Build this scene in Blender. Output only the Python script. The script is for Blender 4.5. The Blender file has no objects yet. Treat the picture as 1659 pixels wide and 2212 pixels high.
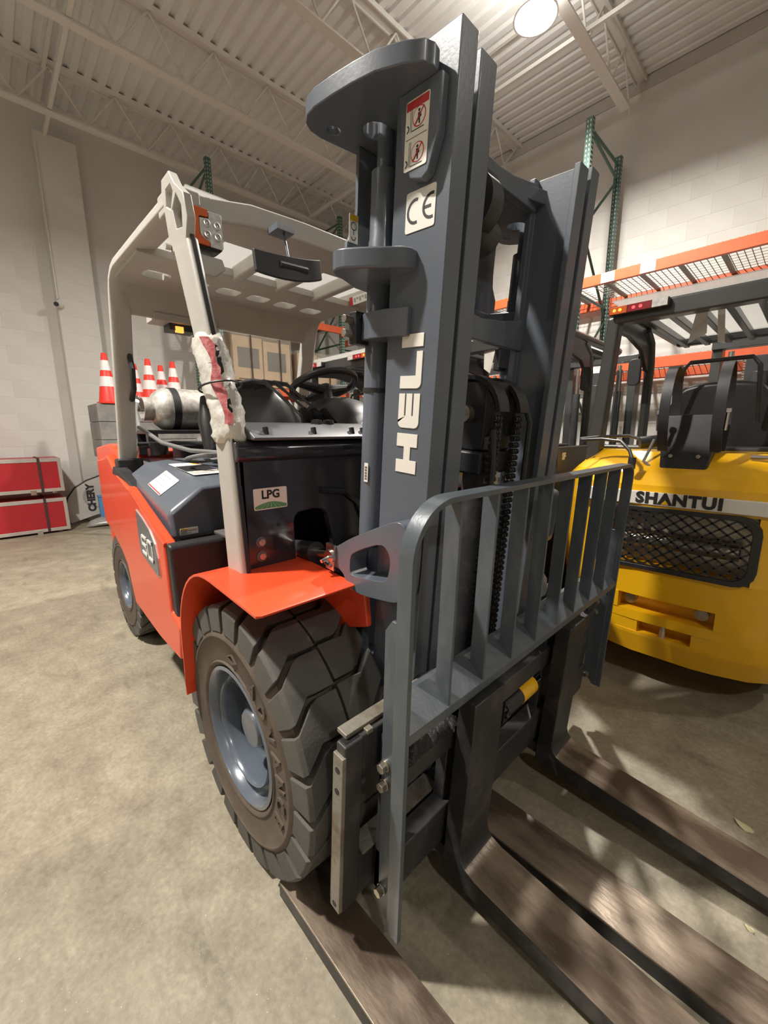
import bpy, math, random
from math import sin, cos, pi, radians as rad
from mathutils import Vector, Matrix
from mathutils.geometry import delaunay_2d_cdt
random.seed(7)
SC = bpy.context.scene
COL = SC.collection

# ------------------------------------------------------------------ camera
F_PX = 880.58
cd = bpy.data.cameras.new('camera'); cam = bpy.data.objects.new('camera', cd); COL.objects.link(cam)
cd.sensor_fit = 'HORIZONTAL'; cd.sensor_width = 36.0; cd.lens = F_PX / 1659 * 36.0
cd.clip_start = 0.02; cd.clip_end = 100
R_ = Vector((0.69305088, 0.7208602, -0.00640693)); U_ = Vector((-0.13335345, 0.13693297, 0.98156315)); W_ = Vector((-0.70844713, 0.67941882, -0.19103071))
mw = Matrix.Identity(4)
for i in range(3):
    mw[i][0] = R_[i]; mw[i][1] = U_[i]; mw[i][2] = -W_[i]
mw[0][3], mw[1][3], mw[2][3] = 1.14191, -1.152527, 1.358527
cam.matrix_world = mw
SC.camera = cam
# ------------------------------------------------------------------ world, exposure, lamps
w = bpy.data.worlds.new('world'); SC.world = w; w.use_nodes = True
w.node_tree.nodes['Background'].inputs[0].default_value = (0.9, 0.95, 1.0, 1)
w.node_tree.nodes['Background'].inputs[1].default_value = 0.05
SC.view_settings.view_transform = 'Standard'; SC.view_settings.look = 'None'
SC.view_settings.gamma = 1.0; SC.view_settings.exposure = 0.0
SC.view_settings.use_curve_mapping = False
LAMPS = [(-1.17, 3.05, 5.12, 350), (-1.3, -2.3, 5.12, 345), (4.8, -2.3, 5.12, 60), (4.8, 3.05, 5.12, 50), (-1.3, -7.4, 5.12, 60)]
LAMP_COL = (1.0, 0.945, 0.865)

# ------------------------------------------------------------------ helpers
def new_mat(name, color, rough=0.5, metal=0.0, noise=0.0, nscale=8.0, color2=None, bump=0.0, bscale=60.0, emit=None, coat=0.0, lo=0.4, hi=0.65, stretch=None, alpha=1.0, trans=0.0, detail=5.0):
    m = bpy.data.materials.new(name); m.use_nodes = True
    nt = m.node_tree; b = nt.nodes['Principled BSDF']
    c = tuple(color) + (1,)
    b.inputs['Base Color'].default_value = c
    b.inputs['Roughness'].default_value = rough
    b.inputs['Metallic'].default_value = metal
    if coat: b.inputs['Coat Weight'].default_value = coat; b.inputs['Coat Roughness'].default_value = 0.12
    if emit: b.inputs['Emission Color'].default_value = tuple(emit[:3]) + (1,); b.inputs['Emission Strength'].default_value = emit[3]
    if alpha < 1: b.inputs['Alpha'].default_value = alpha
    if trans: b.inputs['Transmission Weight'].default_value = trans
    if color2 is not None or bump or noise:
        tc = nt.nodes.new('ShaderNodeTexCoord'); mp = nt.nodes.new('ShaderNodeMapping')
        nt.links.new(tc.outputs['Object'], mp.inputs[0])
        if stretch: mp.inputs['Scale'].default_value = stretch
        if color2 is not None or noise:
            n = nt.nodes.new('ShaderNodeTexNoise'); n.inputs['Scale'].default_value = nscale; n.inputs['Detail'].default_value = detail; n.inputs['Roughness'].default_value = 0.62
            nt.links.new(mp.outputs[0], n.inputs['Vector'])
            r = nt.nodes.new('ShaderNodeValToRGB'); r.color_ramp.elements[0].position = lo; r.color_ramp.elements[1].position = hi
            r.color_ramp.elements[0].color = c
            c2 = color2 if color2 is not None else tuple(min(1, x * (1 + noise)) for x in color)
            r.color_ramp.elements[1].color = tuple(c2) + (1,)
            nt.links.new(n.outputs['Fac'], r.inputs[0]); nt.links.new(r.outputs[0], b.inputs['Base Color'])
        if bump:
            n2 = nt.nodes.new('ShaderNodeTexNoise'); n2.inputs['Scale'].default_value = bscale; n2.inputs['Detail'].default_value = 4
            nt.links.new(mp.outputs[0], n2.inputs['Vector'])
            bp = nt.nodes.new('ShaderNodeBump'); bp.inputs['Strength'].default_value = bump; bp.inputs['Distance'].default_value = 0.01
            nt.links.new(n2.outputs['Fac'], bp.inputs['Height']); nt.links.new(bp.outputs[0], b.inputs['Normal'])
    return m

M = {}
M['slate'] = new_mat('slate_paint', (0.098, 0.114, 0.140), 0.32, 0, noise=0.16, nscale=3, coat=0.25, bump=0.03, bscale=120)
M['slate_worn'] = new_mat('worn_slate_paint', (0.085, 0.103, 0.120), 0.36, 0.1, color2=(0.13, 0.14, 0.15), nscale=22, lo=.45, hi=.75, bump=0.06, bscale=90, coat=0.15, stretch=(1, 1, .35))
M['dark'] = new_mat('dark_navy_paint', (0.022, 0.022, 0.028), 0.14, 0, noise=.3, coat=0.5, bump=0.01, bscale=40)
M['black'] = new_mat('black_paint', (0.018, 0.018, 0.02), 0.38, 0, noise=.4, bump=0.03)
M['plastic'] = new_mat('black_plastic', (0.022, 0.022, 0.024), 0.42, 0, noise=.2, bump=0.06, bscale=400)
M['panelgrey'] = new_mat('grey_dash_plastic', (0.10, 0.10, 0.11), 0.42, 0, noise=.1, bump=0.05, bscale=400)
M['orange'] = new_mat('orange_red_paint', (0.80, 0.075, 0.022), 0.38, 0, noise=0.06, nscale=4, coat=0.3)
M['guard'] = new_mat('warm_grey_paint', (0.46, 0.44, 0.405), 0.45, 0, noise=0.08, nscale=12, bump=0.05, bscale=80)
M['rubber'] = new_mat('tyre_rubber', (0.082, 0.080, 0.074), 0.75, 0, color2=(0.105, 0.097, 0.085), nscale=9, bump=0.12, bscale=150)
M['sidewall'] = new_mat('tyre_sidewall_rubber', (0.082, 0.062, 0.047), 0.7, 0, color2=(0.115, 0.088, 0.066), nscale=7, bump=0.08, bscale=150)
M['rim'] = new_mat('rim_paint', (0.11, 0.132, 0.165), 0.25, 0.1, noise=.1, coat=0.4)
M['chrome'] = new_mat('chrome', (0.75, 0.74, 0.72), 0.18, 1.0)
M['zinc'] = new_mat('zinc_bolt', (0.55, 0.52, 0.46), 0.35, 0.9, color2=(0.38, 0.33, 0.25), nscale=60)
M['white'] = new_mat('white_label', (0.78, 0.76, 0.70), 0.5)
M['ink'] = new_mat('black_print', (0.02, 0.02, 0.02), 0.5)
M['redink'] = new_mat('red_print', (0.5, 0.03, 0.03), 0.5)
M['yellowink'] = new_mat('yellow_print', (0.85, 0.5, 0.03), 0.5)
M['greenink'] = new_mat('green_print', (0.08, 0.30, 0.12), 0.5)
M['greyink'] = new_mat('grey_print', (0.35, 0.34, 0.33), 0.5)
M['fork'] = new_mat('rust_brown_fork_steel', (0.11, 0.078, 0.058), 0.34, 0.35, color2=(0.42, 0.34, 0.26), nscale=4, lo=.46, hi=.72, detail=9, bump=0.15, bscale=45, stretch=(.5, 1.6, 1))
M['forkside'] = new_mat('worn_black_fork_steel', (0.035, 0.035, 0.036), 0.42, 0.3, color2=(0.10, 0.09, 0.085), nscale=14, lo=.5, hi=.8, bump=0.08, bscale=50)
M['carriage'] = new_mat('dark_carriage_steel', (0.045, 0.044, 0.046), 0.5, 0.2, color2=(0.11, 0.10, 0.09), nscale=10, lo=.5, hi=.8, bump=0.1)
M['rusty'] = new_mat('bare_worn_steel', (0.27, 0.25, 0.21), 0.5, 0.3, color2=(0.15, 0.115, 0.08), nscale=16, lo=.48, hi=.72, bump=0.2, bscale=50)
M['grease'] = new_mat('black_grease', (0.012, 0.011, 0.011), 0.55, 0, noise=1.0, nscale=60, bump=0.8, bscale=70)
M['chain'] = new_mat('greasy_chain_steel', (0.03, 0.028, 0.026), 0.35, 0.5, noise=1, nscale=50)
M['lpg'] = new_mat('galvanised_steel', (0.42, 0.40, 0.36), 0.45, 0.55, color2=(0.62, 0.60, 0.56), nscale=28, lo=.4, hi=.6)
M['hose'] = new_mat('rubber_hose', (0.16, 0.16, 0.155), 0.6, bump=.1)
M['wrap'] = new_mat('crumpled_wrap_film', (0.68, 0.66, 0.61), 0.25, 0, color2=(0.55, 0.51, 0.44), nscale=18, lo=.5, hi=.7, bump=0.5, bscale=25)
M['redfilm'] = new_mat('red_print_film', (0.42, 0.07, 0.08), 0.3, 0, color2=(0.6, 0.25, 0.24), nscale=35, bump=.6, bscale=25)
def film_mat():
    m = bpy.data.materials.new('pale_translucent_roof_sheet'); m.use_nodes = True; nt = m.node_tree
    out = nt.nodes['Material Output']; nt.nodes.remove(nt.nodes['Principled BSDF'])
    tr = nt.nodes.new('ShaderNodeBsdfTranslucent'); tr.inputs[0].default_value = (.36, .355, .34, 1)
    tp = nt.nodes.new('ShaderNodeBsdfTransparent'); tp.inputs[0].default_value = (.95, .95, .95, 1)
    mx = nt.nodes.new('ShaderNodeMixShader'); mx.inputs[0].default_value = .35
    nt.links.new(tr.outputs[0], mx.inputs[1]); nt.links.new(tp.outputs[0], mx.inputs[2]); nt.links.new(mx.outputs[0], out.inputs['Surface']); return m
M['film'] = film_mat()
M['amber'] = new_mat('amber_lens', (0.62, 0.11, 0.02), 0.2, 0, coat=.5)
M['amber_lit'] = new_mat('lit_amber_lens', (0.8, 0.2, 0.02), 0.2, emit=(1, 0.35, 0.05, 2.0))
M['red_lit'] = new_mat('lit_red_led', (0.9, 0.1, 0.1), 0.2, emit=(1, .05, .05, 2.0))
M['redlens'] = new_mat('red_lens', (0.25, 0.01, 0.02), 0.2, coat=.5)
M['clear'] = new_mat('clear_lamp_lens', (0.62, 0.62, 0.62), 0.15, 0.3, noise=.4, nscale=60, coat=.5)
M['yellow'] = new_mat('yellow_paint', (0.86, 0.46, 0.008), 0.25, 0, noise=0.04, coat=0.4)
M['charcoal'] = new_mat('charcoal_paint', (0.045, 0.047, 0.047), 0.35, 0, noise=.2, coat=.2)
M['teal'] = new_mat('dark_green_rack_paint', (0.05, 0.115, 0.09), 0.45, 0, noise=.25, nscale=10)
M['beam'] = new_mat('orange_rack_beam_paint', (0.60, 0.105, 0.035), 0.4, 0, noise=.1)
M['wire'] = new_mat('galvanised_wire', (0.22, 0.20, 0.18), 0.5, 0.4)
M['kraft'] = new_mat('cardboard', (0.42, 0.29, 0.165), 0.8, 0, color2=(0.48, 0.34, 0.20), nscale=4)
M['wood'] = new_mat('pallet_wood', (0.50, 0.36, 0.20), 0.75, 0, color2=(0.38, 0.25, 0.13), nscale=9, stretch=(1, .2, 3))
M['wrapfilm'] = new_mat('stretch_film', (0.8, 0.75, 0.65), 0.12, 0, alpha=0.22, bump=0.9, bscale=9)
M['case'] = new_mat('red_case_laminate', (0.42, 0.018, 0.026), 0.42, 0, noise=.1)
M['alu'] = new_mat('aluminium_edging', (0.62, 0.60, 0.57), 0.35, 0.6, noise=.1)
M['strap'] = new_mat('dark_strap', (0.06, 0.03, 0.025), 0.7)
M['cone'] = new_mat('red_cone_plastic', (0.85, 0.045, 0.03), 0.45)
M['conew'] = new_mat('white_reflective_band', (0.82, 0.75, 0.74), 0.4)
M['cloth'] = new_mat('silver_white_banner_fabric', (0.52, 0.50, 0.47), 0.6, 0, noise=.15, nscale=3)
M['bag'] = new_mat('silver_bag_fabric', (0.42, 0.42, 0.41), 0.3, 0.4, noise=.4, nscale=12, bump=.4, bscale=14)
M['blue'] = new_mat('light_blue_plastic', (0.12, 0.33, 0.62), 0.4)
M['crate'] = new_mat('grey_crate', (0.24, 0.235, 0.22), 0.6, 0, color2=(0.16, 0.155, 0.15), nscale=6, bump=.2)
M['lampbody'] = new_mat('lamp_housing', (0.7, 0.7, 0.7), 0.3, 0.5)
M['lens'] = new_mat('lit_lamp_lens', (1, 1, 1), 0.3, emit=(1.0, 0.95, 0.86, 60))
M['leaf'] = new_mat('dry_leaf', (0.62, 0.58, 0.36), 0.7, noise=.2)
M['wall'] = new_mat('painted_block_wall', (0.68, 0.665, 0.63), 0.6, 0, color2=(0.63, 0.61, 0.575), nscale=1.2, bump=0.12, bscale=35)
M['ceil'] = new_mat('white_roof_deck', (0.74, 0.74, 0.73), 0.6, 0, noise=.05, nscale=2)
M['steelw'] = new_mat('white_joist_paint', (0.70, 0.68, 0.64), 0.55)
M['mortar'] = new_mat('mortar_joint', (0.50, 0.47, 0.43), 0.8)
M['leather'] = new_mat('black_vinyl', (0.02, 0.019, 0.019), 0.36, 0, noise=.2, bump=.08, bscale=200)
M['mirrorblack'] = new_mat('matt_black_mirror_back', (0.03, 0.032, 0.036), 0.5)

def floor_mat():
    m = bpy.data.materials.new('polished_concrete'); m.use_nodes = True
    nt = m.node_tree; b = nt.nodes['Principled BSDF']; N = nt.nodes.new; L = nt.links.new
    tc = N('ShaderNodeTexCoord')
    def noise(scale, det, st=(1, 1, 1), rough=.6, rot=0):
        mp = N('ShaderNodeMapping'); mp.inputs['Scale'].default_value = st; mp.inputs['Rotation'].default_value = (0, 0, rot)
        n = N('ShaderNodeTexNoise'); n.inputs['Scale'].default_value = scale; n.inputs['Detail'].default_value = det; n.inputs['Roughness'].default_value = rough
        L(tc.outputs['Object'], mp.inputs[0]); L(mp.outputs[0], n.inputs['Vector']); return n.outputs['Fac']
    def ramp(f, a, b_, ca, cb):
        r = N('ShaderNodeValToRGB'); e = r.color_ramp.elements; e[0].position = a; e[1].position = b_; e[0].color = ca + (1,); e[1].color = cb + (1,); L(f, r.inputs[0]); return r.outputs[0]
    def mix(a, b_, f, mode='MULTIPLY'):
        x = N('ShaderNodeMix'); x.data_type = 'RGBA'; x.blend_type = mode
        if isinstance(f, float): x.inputs[0].default_value = f
        else: L(f, x.inputs[0])
        L(a, x.inputs[6]); L(b_, x.inputs[7]); return x.outputs[2]
    base = ramp(noise(1.1, 6), .35, .7, (0.305, 0.268, 0.198), (0.41, 0.362, 0.275))
    c = mix(base, ramp(noise(7, 10, rough=.74), .34, .68, (.70, .70, .69), (1.15, 1.15, 1.14)), 1.0)
    c = mix(c, ramp(noise(60, 4), .35, .68, (.82, .82, .82), (1.06, 1.06, 1.05)), 1.0)
    c = mix(c, ramp(noise(2.2, 5, (1, 3.5, 1), rot=.4), .60, .70, (1, 1, 1), (.74, .75, .73)), 1.0)      # long grey smears
    spots = ramp(noise(150, 1), .765, .79, (0, 0, 0), (1, 1, 1))
    lite = N('ShaderNodeRGB'); lite.outputs[0].default_value = (.72, .68, .58, 1)
    c = mix(c, lite.outputs[0], spots, 'MIX')
    scr = ramp(noise(4.0, 6, (.5, 9, 1), .7, .3), .73, .78, (0, 0, 0), (.5, .5, .5))
    c = mix(c, lite.outputs[0], scr, 'MIX')
    L(c, b.inputs['Base Color'])
    rr = ramp(noise(3.5, 5), .35, .7, (.42, .42, .42), (.66, .66, .66)); L(rr, b.inputs['Roughness'])
    bp = N('ShaderNodeBump'); bp.inputs['Strength'].default_value = .12; bp.inputs['Distance'].default_value = .006
    L(noise(55, 5), bp.inputs['Height']); L(bp.outputs[0], b.inputs['Normal'])
    return m
M['floor'] = floor_mat()

def inside(p, poly):
    c = False; n = len(poly)
    for i in range(n):
        (x0, y0), (x1, y1) = poly[i], poly[i - 1]
        if (y0 > p[1]) != (y1 > p[1]) and p[0] < (x1 - x0) * (p[1] - y0) / (y1 - y0) + x0: c = not c
    return c
def cdt_tris(loops):
    pts = [Vector((q[0], q[1])) for l in loops for q in l]; ed = []; o = 0
    for l in loops:
        ed += [(o + i, o + (i + 1) % len(l)) for i in range(len(l))]; o += len(l)
    vs, es, fs, ov, oe, of = delaunay_2d_cdt(pts, ed, [], 0, 1e-7)
    out = []
    for f in fs:
        c = [sum(vs[i][k] for i in f) / 3 for k in (0, 1)]
        if inside(c, loops[0]) and not any(inside(c, h) for h in loops[1:]): out.append([ov[i][0] for i in f])
    return out

class MB:
    def __init__(s, X=None): s.v = []; s.f = []; s.mi = []; s.X = X; s.cur = 0
    def m(s, i): s.cur = i; return s
    def add(s, vs, fs):
        o = len(s.v)
        for p in vs:
            p = Vector(p)
            if s.X is not None: p = s.X @ p
            s.v.append(p)
        for f in fs: s.f.append([o + i for i in f]); s.mi.append(s.cur)
        return s
    def box(s, a, b, X=None):
        x0, x1 = sorted((a[0], b[0])); y0, y1 = sorted((a[1], b[1])); z0, z1 = sorted((a[2], b[2]))
        vs = [Vector((x, y, z)) for x in (x0, x1) for y in (y0, y1) for z in (z0, z1)]
        if X is not None: vs = [X @ p for p in vs]
        return s.add(vs, [(0, 1, 3, 2), (4, 6, 7, 5), (0, 4, 5, 1), (2, 3, 7, 6), (0, 2, 6, 4), (1, 5, 7, 3)])
    def prism(s, loops, ax, a, b, fn=None):
        """extrude 2D outline(s) (first outer, rest holes) along axis ax from a to b.
        ax 0: pts=(y,z) 1: pts=(x,z) 2: pts=(x,y)"""
        if not isinstance(loops[0][0], (tuple, list)): loops = [loops]
        def P(q, t):
            return {0: (t, q[0], q[1]), 1: (q[0], t, q[1]), 2: (q[0], q[1], t)}[ax]
        flat = [q for l in loops for q in l]; n = len(flat)
        vs = [P(q, a) for q in flat] + [P(q, b) for q in flat]
        if fn: vs = [fn(Vector(p)) for p in vs]
        fs = []
        if len(loops) == 1:
            fs += [tuple(range(n - 1, -1, -1)), tuple(range(n, 2 * n))]
        else:
            tris = cdt_tris(loops)
            for t in tris: fs += [tuple(t), tuple(n + i for i in reversed(t))]
        o = 0
        for l in loops:
            k = len(l)
            for i in range(k):
                j = (i + 1) % k; fs.append((o + i, o + j, n + o + j, n + o + i))
            o += k
        return s.add(vs, fs)
    def cyl(s, p0, p1, r0, r1=None, n=24, cap=True):
        p0 = Vector(p0); p1 = Vector(p1); r1 = r0 if r1 is None else r1
        d = (p1 - p0).normalized(); a = d.orthogonal().normalized(); b = d.cross(a)
        vs = []
        for p, r in ((p0, r0), (p1, r1)):
            for i in range(n):
                t = 2 * pi * i / n; vs.append(p + a * (r * cos(t)) + b * (r * sin(t)))
        fs = [(i, (i + 1) % n, n + (i + 1) % n, n + i) for i in range(n)]
        if cap: fs += [tuple(range(n - 1, -1, -1)), tuple(range(n, 2 * n))]
        return s.add(vs, fs)
    def tube(s, pts, r, n=10, closed=False, cap=True):
        pts = [Vector(p) for p in pts]; k = len(pts); vs = []
        prev = None
        for i, p in enumerate(pts):
            if closed: d = (pts[(i + 1) % k] - pts[i - 1]).normalized()
            else: d = (pts[min(i + 1, k - 1)] - pts[max(i - 1, 0)]).normalized()
            if prev is None: a = d.orthogonal().normalized()
            else: a = (prev - d * prev.dot(d)).normalized()
            prev = a; b = d.cross(a)
            rr = r[i] if isinstance(r, (list, tuple)) else r
            for j in range(n):
                t = 2 * pi * j / n; vs.append(p + a * (rr * cos(t)) + b * (rr * sin(t)))
        fs = []
        for i in range(k if closed else k - 1):
            for j in range(n):
                i2 = (i + 1) % k; fs.append((i * n + j, i * n + (j + 1) % n, i2 * n + (j + 1) % n, i2 * n + j))
        if cap and not closed: fs += [tuple(range(n - 1, -1, -1)), tuple((k - 1) * n + j for j in range(n))]
        return s.add(vs, fs)
    def lathe(s, prof, c=(0, 0, 0), ax=1, n=48, closed=False):
        """profile (r,h) around axis ax through c"""
        c = Vector(c); vs = []; k = len(prof)
        for i in range(n):
            t = 2 * pi * i / n
            for r, h in prof:
                if ax == 1: vs.append(c + Vector((r * cos(t), h, r * sin(t))))
                elif ax == 2: vs.append(c + Vector((r * cos(t), r * sin(t), h)))
                else: vs.append(c + Vector((h, r * cos(t), r * sin(t))))
        fs = []
        for i in range(n):
            i2 = (i + 1) % n
            for j in range(k if closed else k - 1):
                j2 = (j + 1) % k; fs.append((i * k + j, i * k + j2, i2 * k + j2, i2 * k + j))
        return s.add(vs, fs)
    def loft(s, loops, cap=True, closed=True):
        n = len(loops[0]); vs = [p for l in loops for p in l]; fs = []
        for i in range(len(loops) - 1):
            for j in range(n if closed else n - 1):
                j2 = (j + 1) % n; fs.append((i * n + j, i * n + j2, (i + 1) * n + j2, (i + 1) * n + j))
        if cap: fs += [tuple(range(n - 1, -1, -1)), tuple((len(loops) - 1) * n + j for j in range(n))]
        return s.add(vs, fs)
    def text(s, txt, size, X, depth=0.002, bold=0.0, align='CENTER', sx=1.0, sp=1.0):
        cu = bpy.data.curves.new('t', 'FONT'); cu.body = txt; cu.size = size; cu.extrude = depth / 2; cu.offset = bold; cu.align_x = align; cu.align_y = 'CENTER'; cu.resolution_u = 3; cu.space_character = sp
        ob = bpy.data.objects.new('t', cu); COL.objects.link(ob)
        dg = bpy.context.evaluated_depsgraph_get(); dg.update()
        me = ob.evaluated_get(dg).to_mesh()
        S = Matrix.Diagonal((sx, 1, 1, 1))
        vs = [X @ (S @ v.co) for v in me.vertices]; fs = [tuple(p.vertices) for p in me.polygons]
        s.add(vs, fs); ob.evaluated_get(dg).to_mesh_clear(); bpy.data.objects.remove(ob); bpy.data.curves.remove(cu)
        return s

def frame(o, ex, ey):
    """4x4 with origin o, text-x along ex, text-y along ey"""
    ex = Vector(ex).normalized(); ey = Vector(ey); ey = (ey - ex * ey.dot(ex)).normalized(); ez = ex.cross(ey)
    X = Matrix.Identity(4)
    for i in range(3): X[i][0] = ex[i]; X[i][1] = ey[i]; X[i][2] = ez[i]; X[i][3] = o[i]
    return X

def O(name, mb, mats, parent=None, bevel=0.0, seg=2, smooth=True, ang=35, label=None, cat=None, group=None, kind=None, recalc=True):
    me = bpy.data.meshes.new(name); me.from_pydata([tuple(p) for p in mb.v], [], mb.f)
    if not isinstance(mats, (list, tuple)): mats = [mats]
    for q in mats: me.materials.append(M[q])
    for p, i in zip(me.polygons, mb.mi): p.material_index = min(i, len(mats) - 1)
    if recalc:
        import bmesh
        bm = bmesh.new(); bm.from_mesh(me); bmesh.ops.recalc_face_normals(bm, faces=bm.faces); bm.to_mesh(me); bm.free()
    if smooth:
        me.shade_smooth(); me.set_sharp_from_angle(angle=rad(ang))
    o = bpy.data.objects.new(name, me); COL.objects.link(o)
    if parent: o.parent = parent
    if bevel:
        b = o.modifiers.new('bevel', 'BEVEL'); b.width = bevel; b.segments = seg; b.limit_method = 'ANGLE'; b.angle_limit = rad(40); b.harden_normals = True; b.use_clamp_overlap = True
    if label: o['label'] = label
    if cat: o['category'] = cat
    if group: o['group'] = group
    if kind: o['kind'] = kind
    return o

def thing(name, label, cat, loc=(0, 0, 0), rz=0, group=None):
    o = bpy.data.objects.new(name, None); COL.objects.link(o); o.empty_display_size = .2
    o.location = loc; o.rotation_euler = (0, 0, rz); o['label'] = label; o['category'] = cat
    if group: o['group'] = group
    return o

def clone(src, parent=None, loc=None, rot=None):
    o = src.copy(); COL.objects.link(o)
    if parent is not None: o.parent = parent
    if loc is not None: o.location = loc
    if rot is not None: o.rotation_euler = rot
    for c in list(src.children):
        clone(c, o)
    return o

def arc(cx, cy, r, a0, a1, n=8):
    return [(cx + r * cos(rad(a0 + (a1 - a0) * i / n)), cy + r * sin(rad(a0 + (a1 - a0) * i / n))) for i in range(n + 1)]

def rrect(x0, y0, x1, y1, r, n=4):
    return arc(x1 - r, y1 - r, r, 0, 90, n) + arc(x0 + r, y1 - r, r, 90, 180, n) + arc(x0 + r, y0 + r, r, 180, 270, n) + arc(x1 - r, y0 + r, r, 270, 360, n)

def smoothloop(pts, it=2):
    for _ in range(it):
        q = []
        for i in range(len(pts)):
            a = Vector(pts[i]); b = Vector(pts[(i + 1) % len(pts)])
            q += [tuple(a * .75 + b * .25), tuple(a * .25 + b * .75)]
        pts = q
    return pts

# ================================================================== THE SETTING
XL, YR, ZC = -7.0, 5.8, 5.95
XB, YB = 9.5, -9.5
mb = MB().box((XL - .3, YB - .3, -.2), (XB + .3, YR + .3, 0)); floor = O('floor', mb, 'floor', kind='structure')
# corrugated roof deck, flutes along X
mb = MB(); ys = []; y = YB
prof = []
while y < YR:
    prof += [(y, ZC), (y + .075, ZC), (y + .095, ZC + .032), (y + .135, ZC + .032)]; y += .155
prof += [(YR, ZC)]
vs = [(XL, a, b) for a, b in prof] + [(XB, a, b) for a, b in prof]; n = len(prof)
mb.add(vs, [(i, i + 1, n + i + 1, n + i) for i in range(n - 1)])
mb.box((XL, YB, ZC + .06), (XB, YR, ZC + .12))
ceiling = O('ceiling', mb, 'ceil', smooth=False, kind='structure')
wl = O('wall_left', MB().box((XL - .2, YB, 0), (XL, YR, ZC + .05)), 'wall', kind='structure')
wr = O('wall_right', MB().box((XL - .2, YR, 0), (XB + .2, YR + .2, ZC + .05)), 'wall', kind='structure')
O('wall_front', MB().box((XB, YB, 0), (XB + .2, YR, ZC + .05)), 'wall', kind='structure')
O('wall_back', MB().box((XL - .2, YB - .2, 0), (XB + .2, YB, ZC + .05)), 'wall', kind='structure')
pil = O('pilaster', MB().box((XL, -.13, 0), (XL + .22, .36, 5.45)), 'wall', wl, bevel=.01)
# painted blocks, proud of the wall by a few millimetres
def block_mesh(w_, h_):
    g = .002; c = .002
    m_ = MB(); a, b = w_ / 2 - g, h_ / 2 - g
    lo = [(0, -a, -b), (0, a, -b), (0, a, b), (0, -a, b)]; hi = [(.002, -a + c, -b + c), (.002, a - c, -b + c), (.002, a - c, b - c), (.002, -a + c, b - c)]
    m_.add(lo + hi, [(4, 5, 6, 7), (0, 1, 5, 4), (1, 2, 6, 5), (2, 3, 7, 6), (3, 0, 4, 7)]); return m_
CH = .237; BW = .474
proto = None
for r_ in range(17):
    for c_ in range(9):
        y0 = -1.95 + c_ * BW + (BW / 2 if r_ % 2 else 0)
        if -.36 < y0 < .59: continue
        if proto is None: proto = O('block', block_mesh(BW, CH), 'wall', wl, smooth=False); b_ = proto
        else: b_ = clone(proto)
        b_.location = (XL, y0, CH / 2 + r_ * CH)
p2 = None
for r_ in range(20):
    if p2 is None: p2 = O('block', block_mesh(.48, CH), 'wall', pil, smooth=False); b_ = p2
    else: b_ = clone(p2)
    b_.location = (XL + .22, .115, CH / 2 + r_ * CH)
k = 0
for r_ in range(4, 20):
    for c_ in range(17):
        x0 = -6.3 + c_ * BW + (BW / 2 if r_ % 2 else 0)
        b_ = clone(proto, wr); b_.rotation_euler = (0, 0, -pi / 2); b_.location = (x0, YR, CH / 2 + r_ * CH); k += 1
# bar joists, parts of the ceiling
def joist(x):
    tc = O('joist', MB().box((x - .07, YB, ZC - .03), (x + .07, YR, ZC)).box((x - .07, YB, ZC - .055), (x - .055, YR, ZC - .03)).box((x + .055, YB, ZC - .055), (x + .07, YR, ZC - .03)), 'steelw', ceiling)
    O('bottom_chord', MB().box((x - .055, YB + .3, 5.37), (x + .055, YR - .5, 5.39)).box((x - .008, YB + .3, 5.39), (x + .008, YR - .5, 5.44)), 'steelw', tc)
    y = YR - .35; up = True; first = True
    O('web_bar', MB().cyl((x, YR - .06, ZC - .05), (x, YR - .55, 5.40), .012, n=8), 'steelw', tc)
    while y > -3.0:
        y2 = y - .36
        a = (x, y, 5.41 if up else ZC - .03); b = (x, y2, ZC - .03 if up else 5.41)
        O('web_bar', MB().cyl(a, b, .012, n=8), 'steelw', tc); up = not up; y = y2
for x in (-6.17, -4.56, -2.86, -1.09, .62, 2.3): joist(x)
for yb in (.0, 3.9):
    O('bridging_bar', MB().box((-6.9, yb - .02, 5.40), (3, yb + .02, 5.44)), 'steelw', ceiling)
    O('bridging_bar', MB().box((-6.9, yb - .02, 5.86), (3, yb + .02, 5.90)), 'steelw', ceiling)
# roof deck edge angle on the right wall
O('edge_angle', MB().box((XL, YR - .02, 5.80), (XB, YR, 5.95)), 'mortar', ceiling)
# small conduit down the pilaster
O('trim_1', MB().tube([(XL + .235, -.12, 5.3), (XL + .235, -.12, 3.3)], .012, 8), 'wall', kind='structure')

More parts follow.
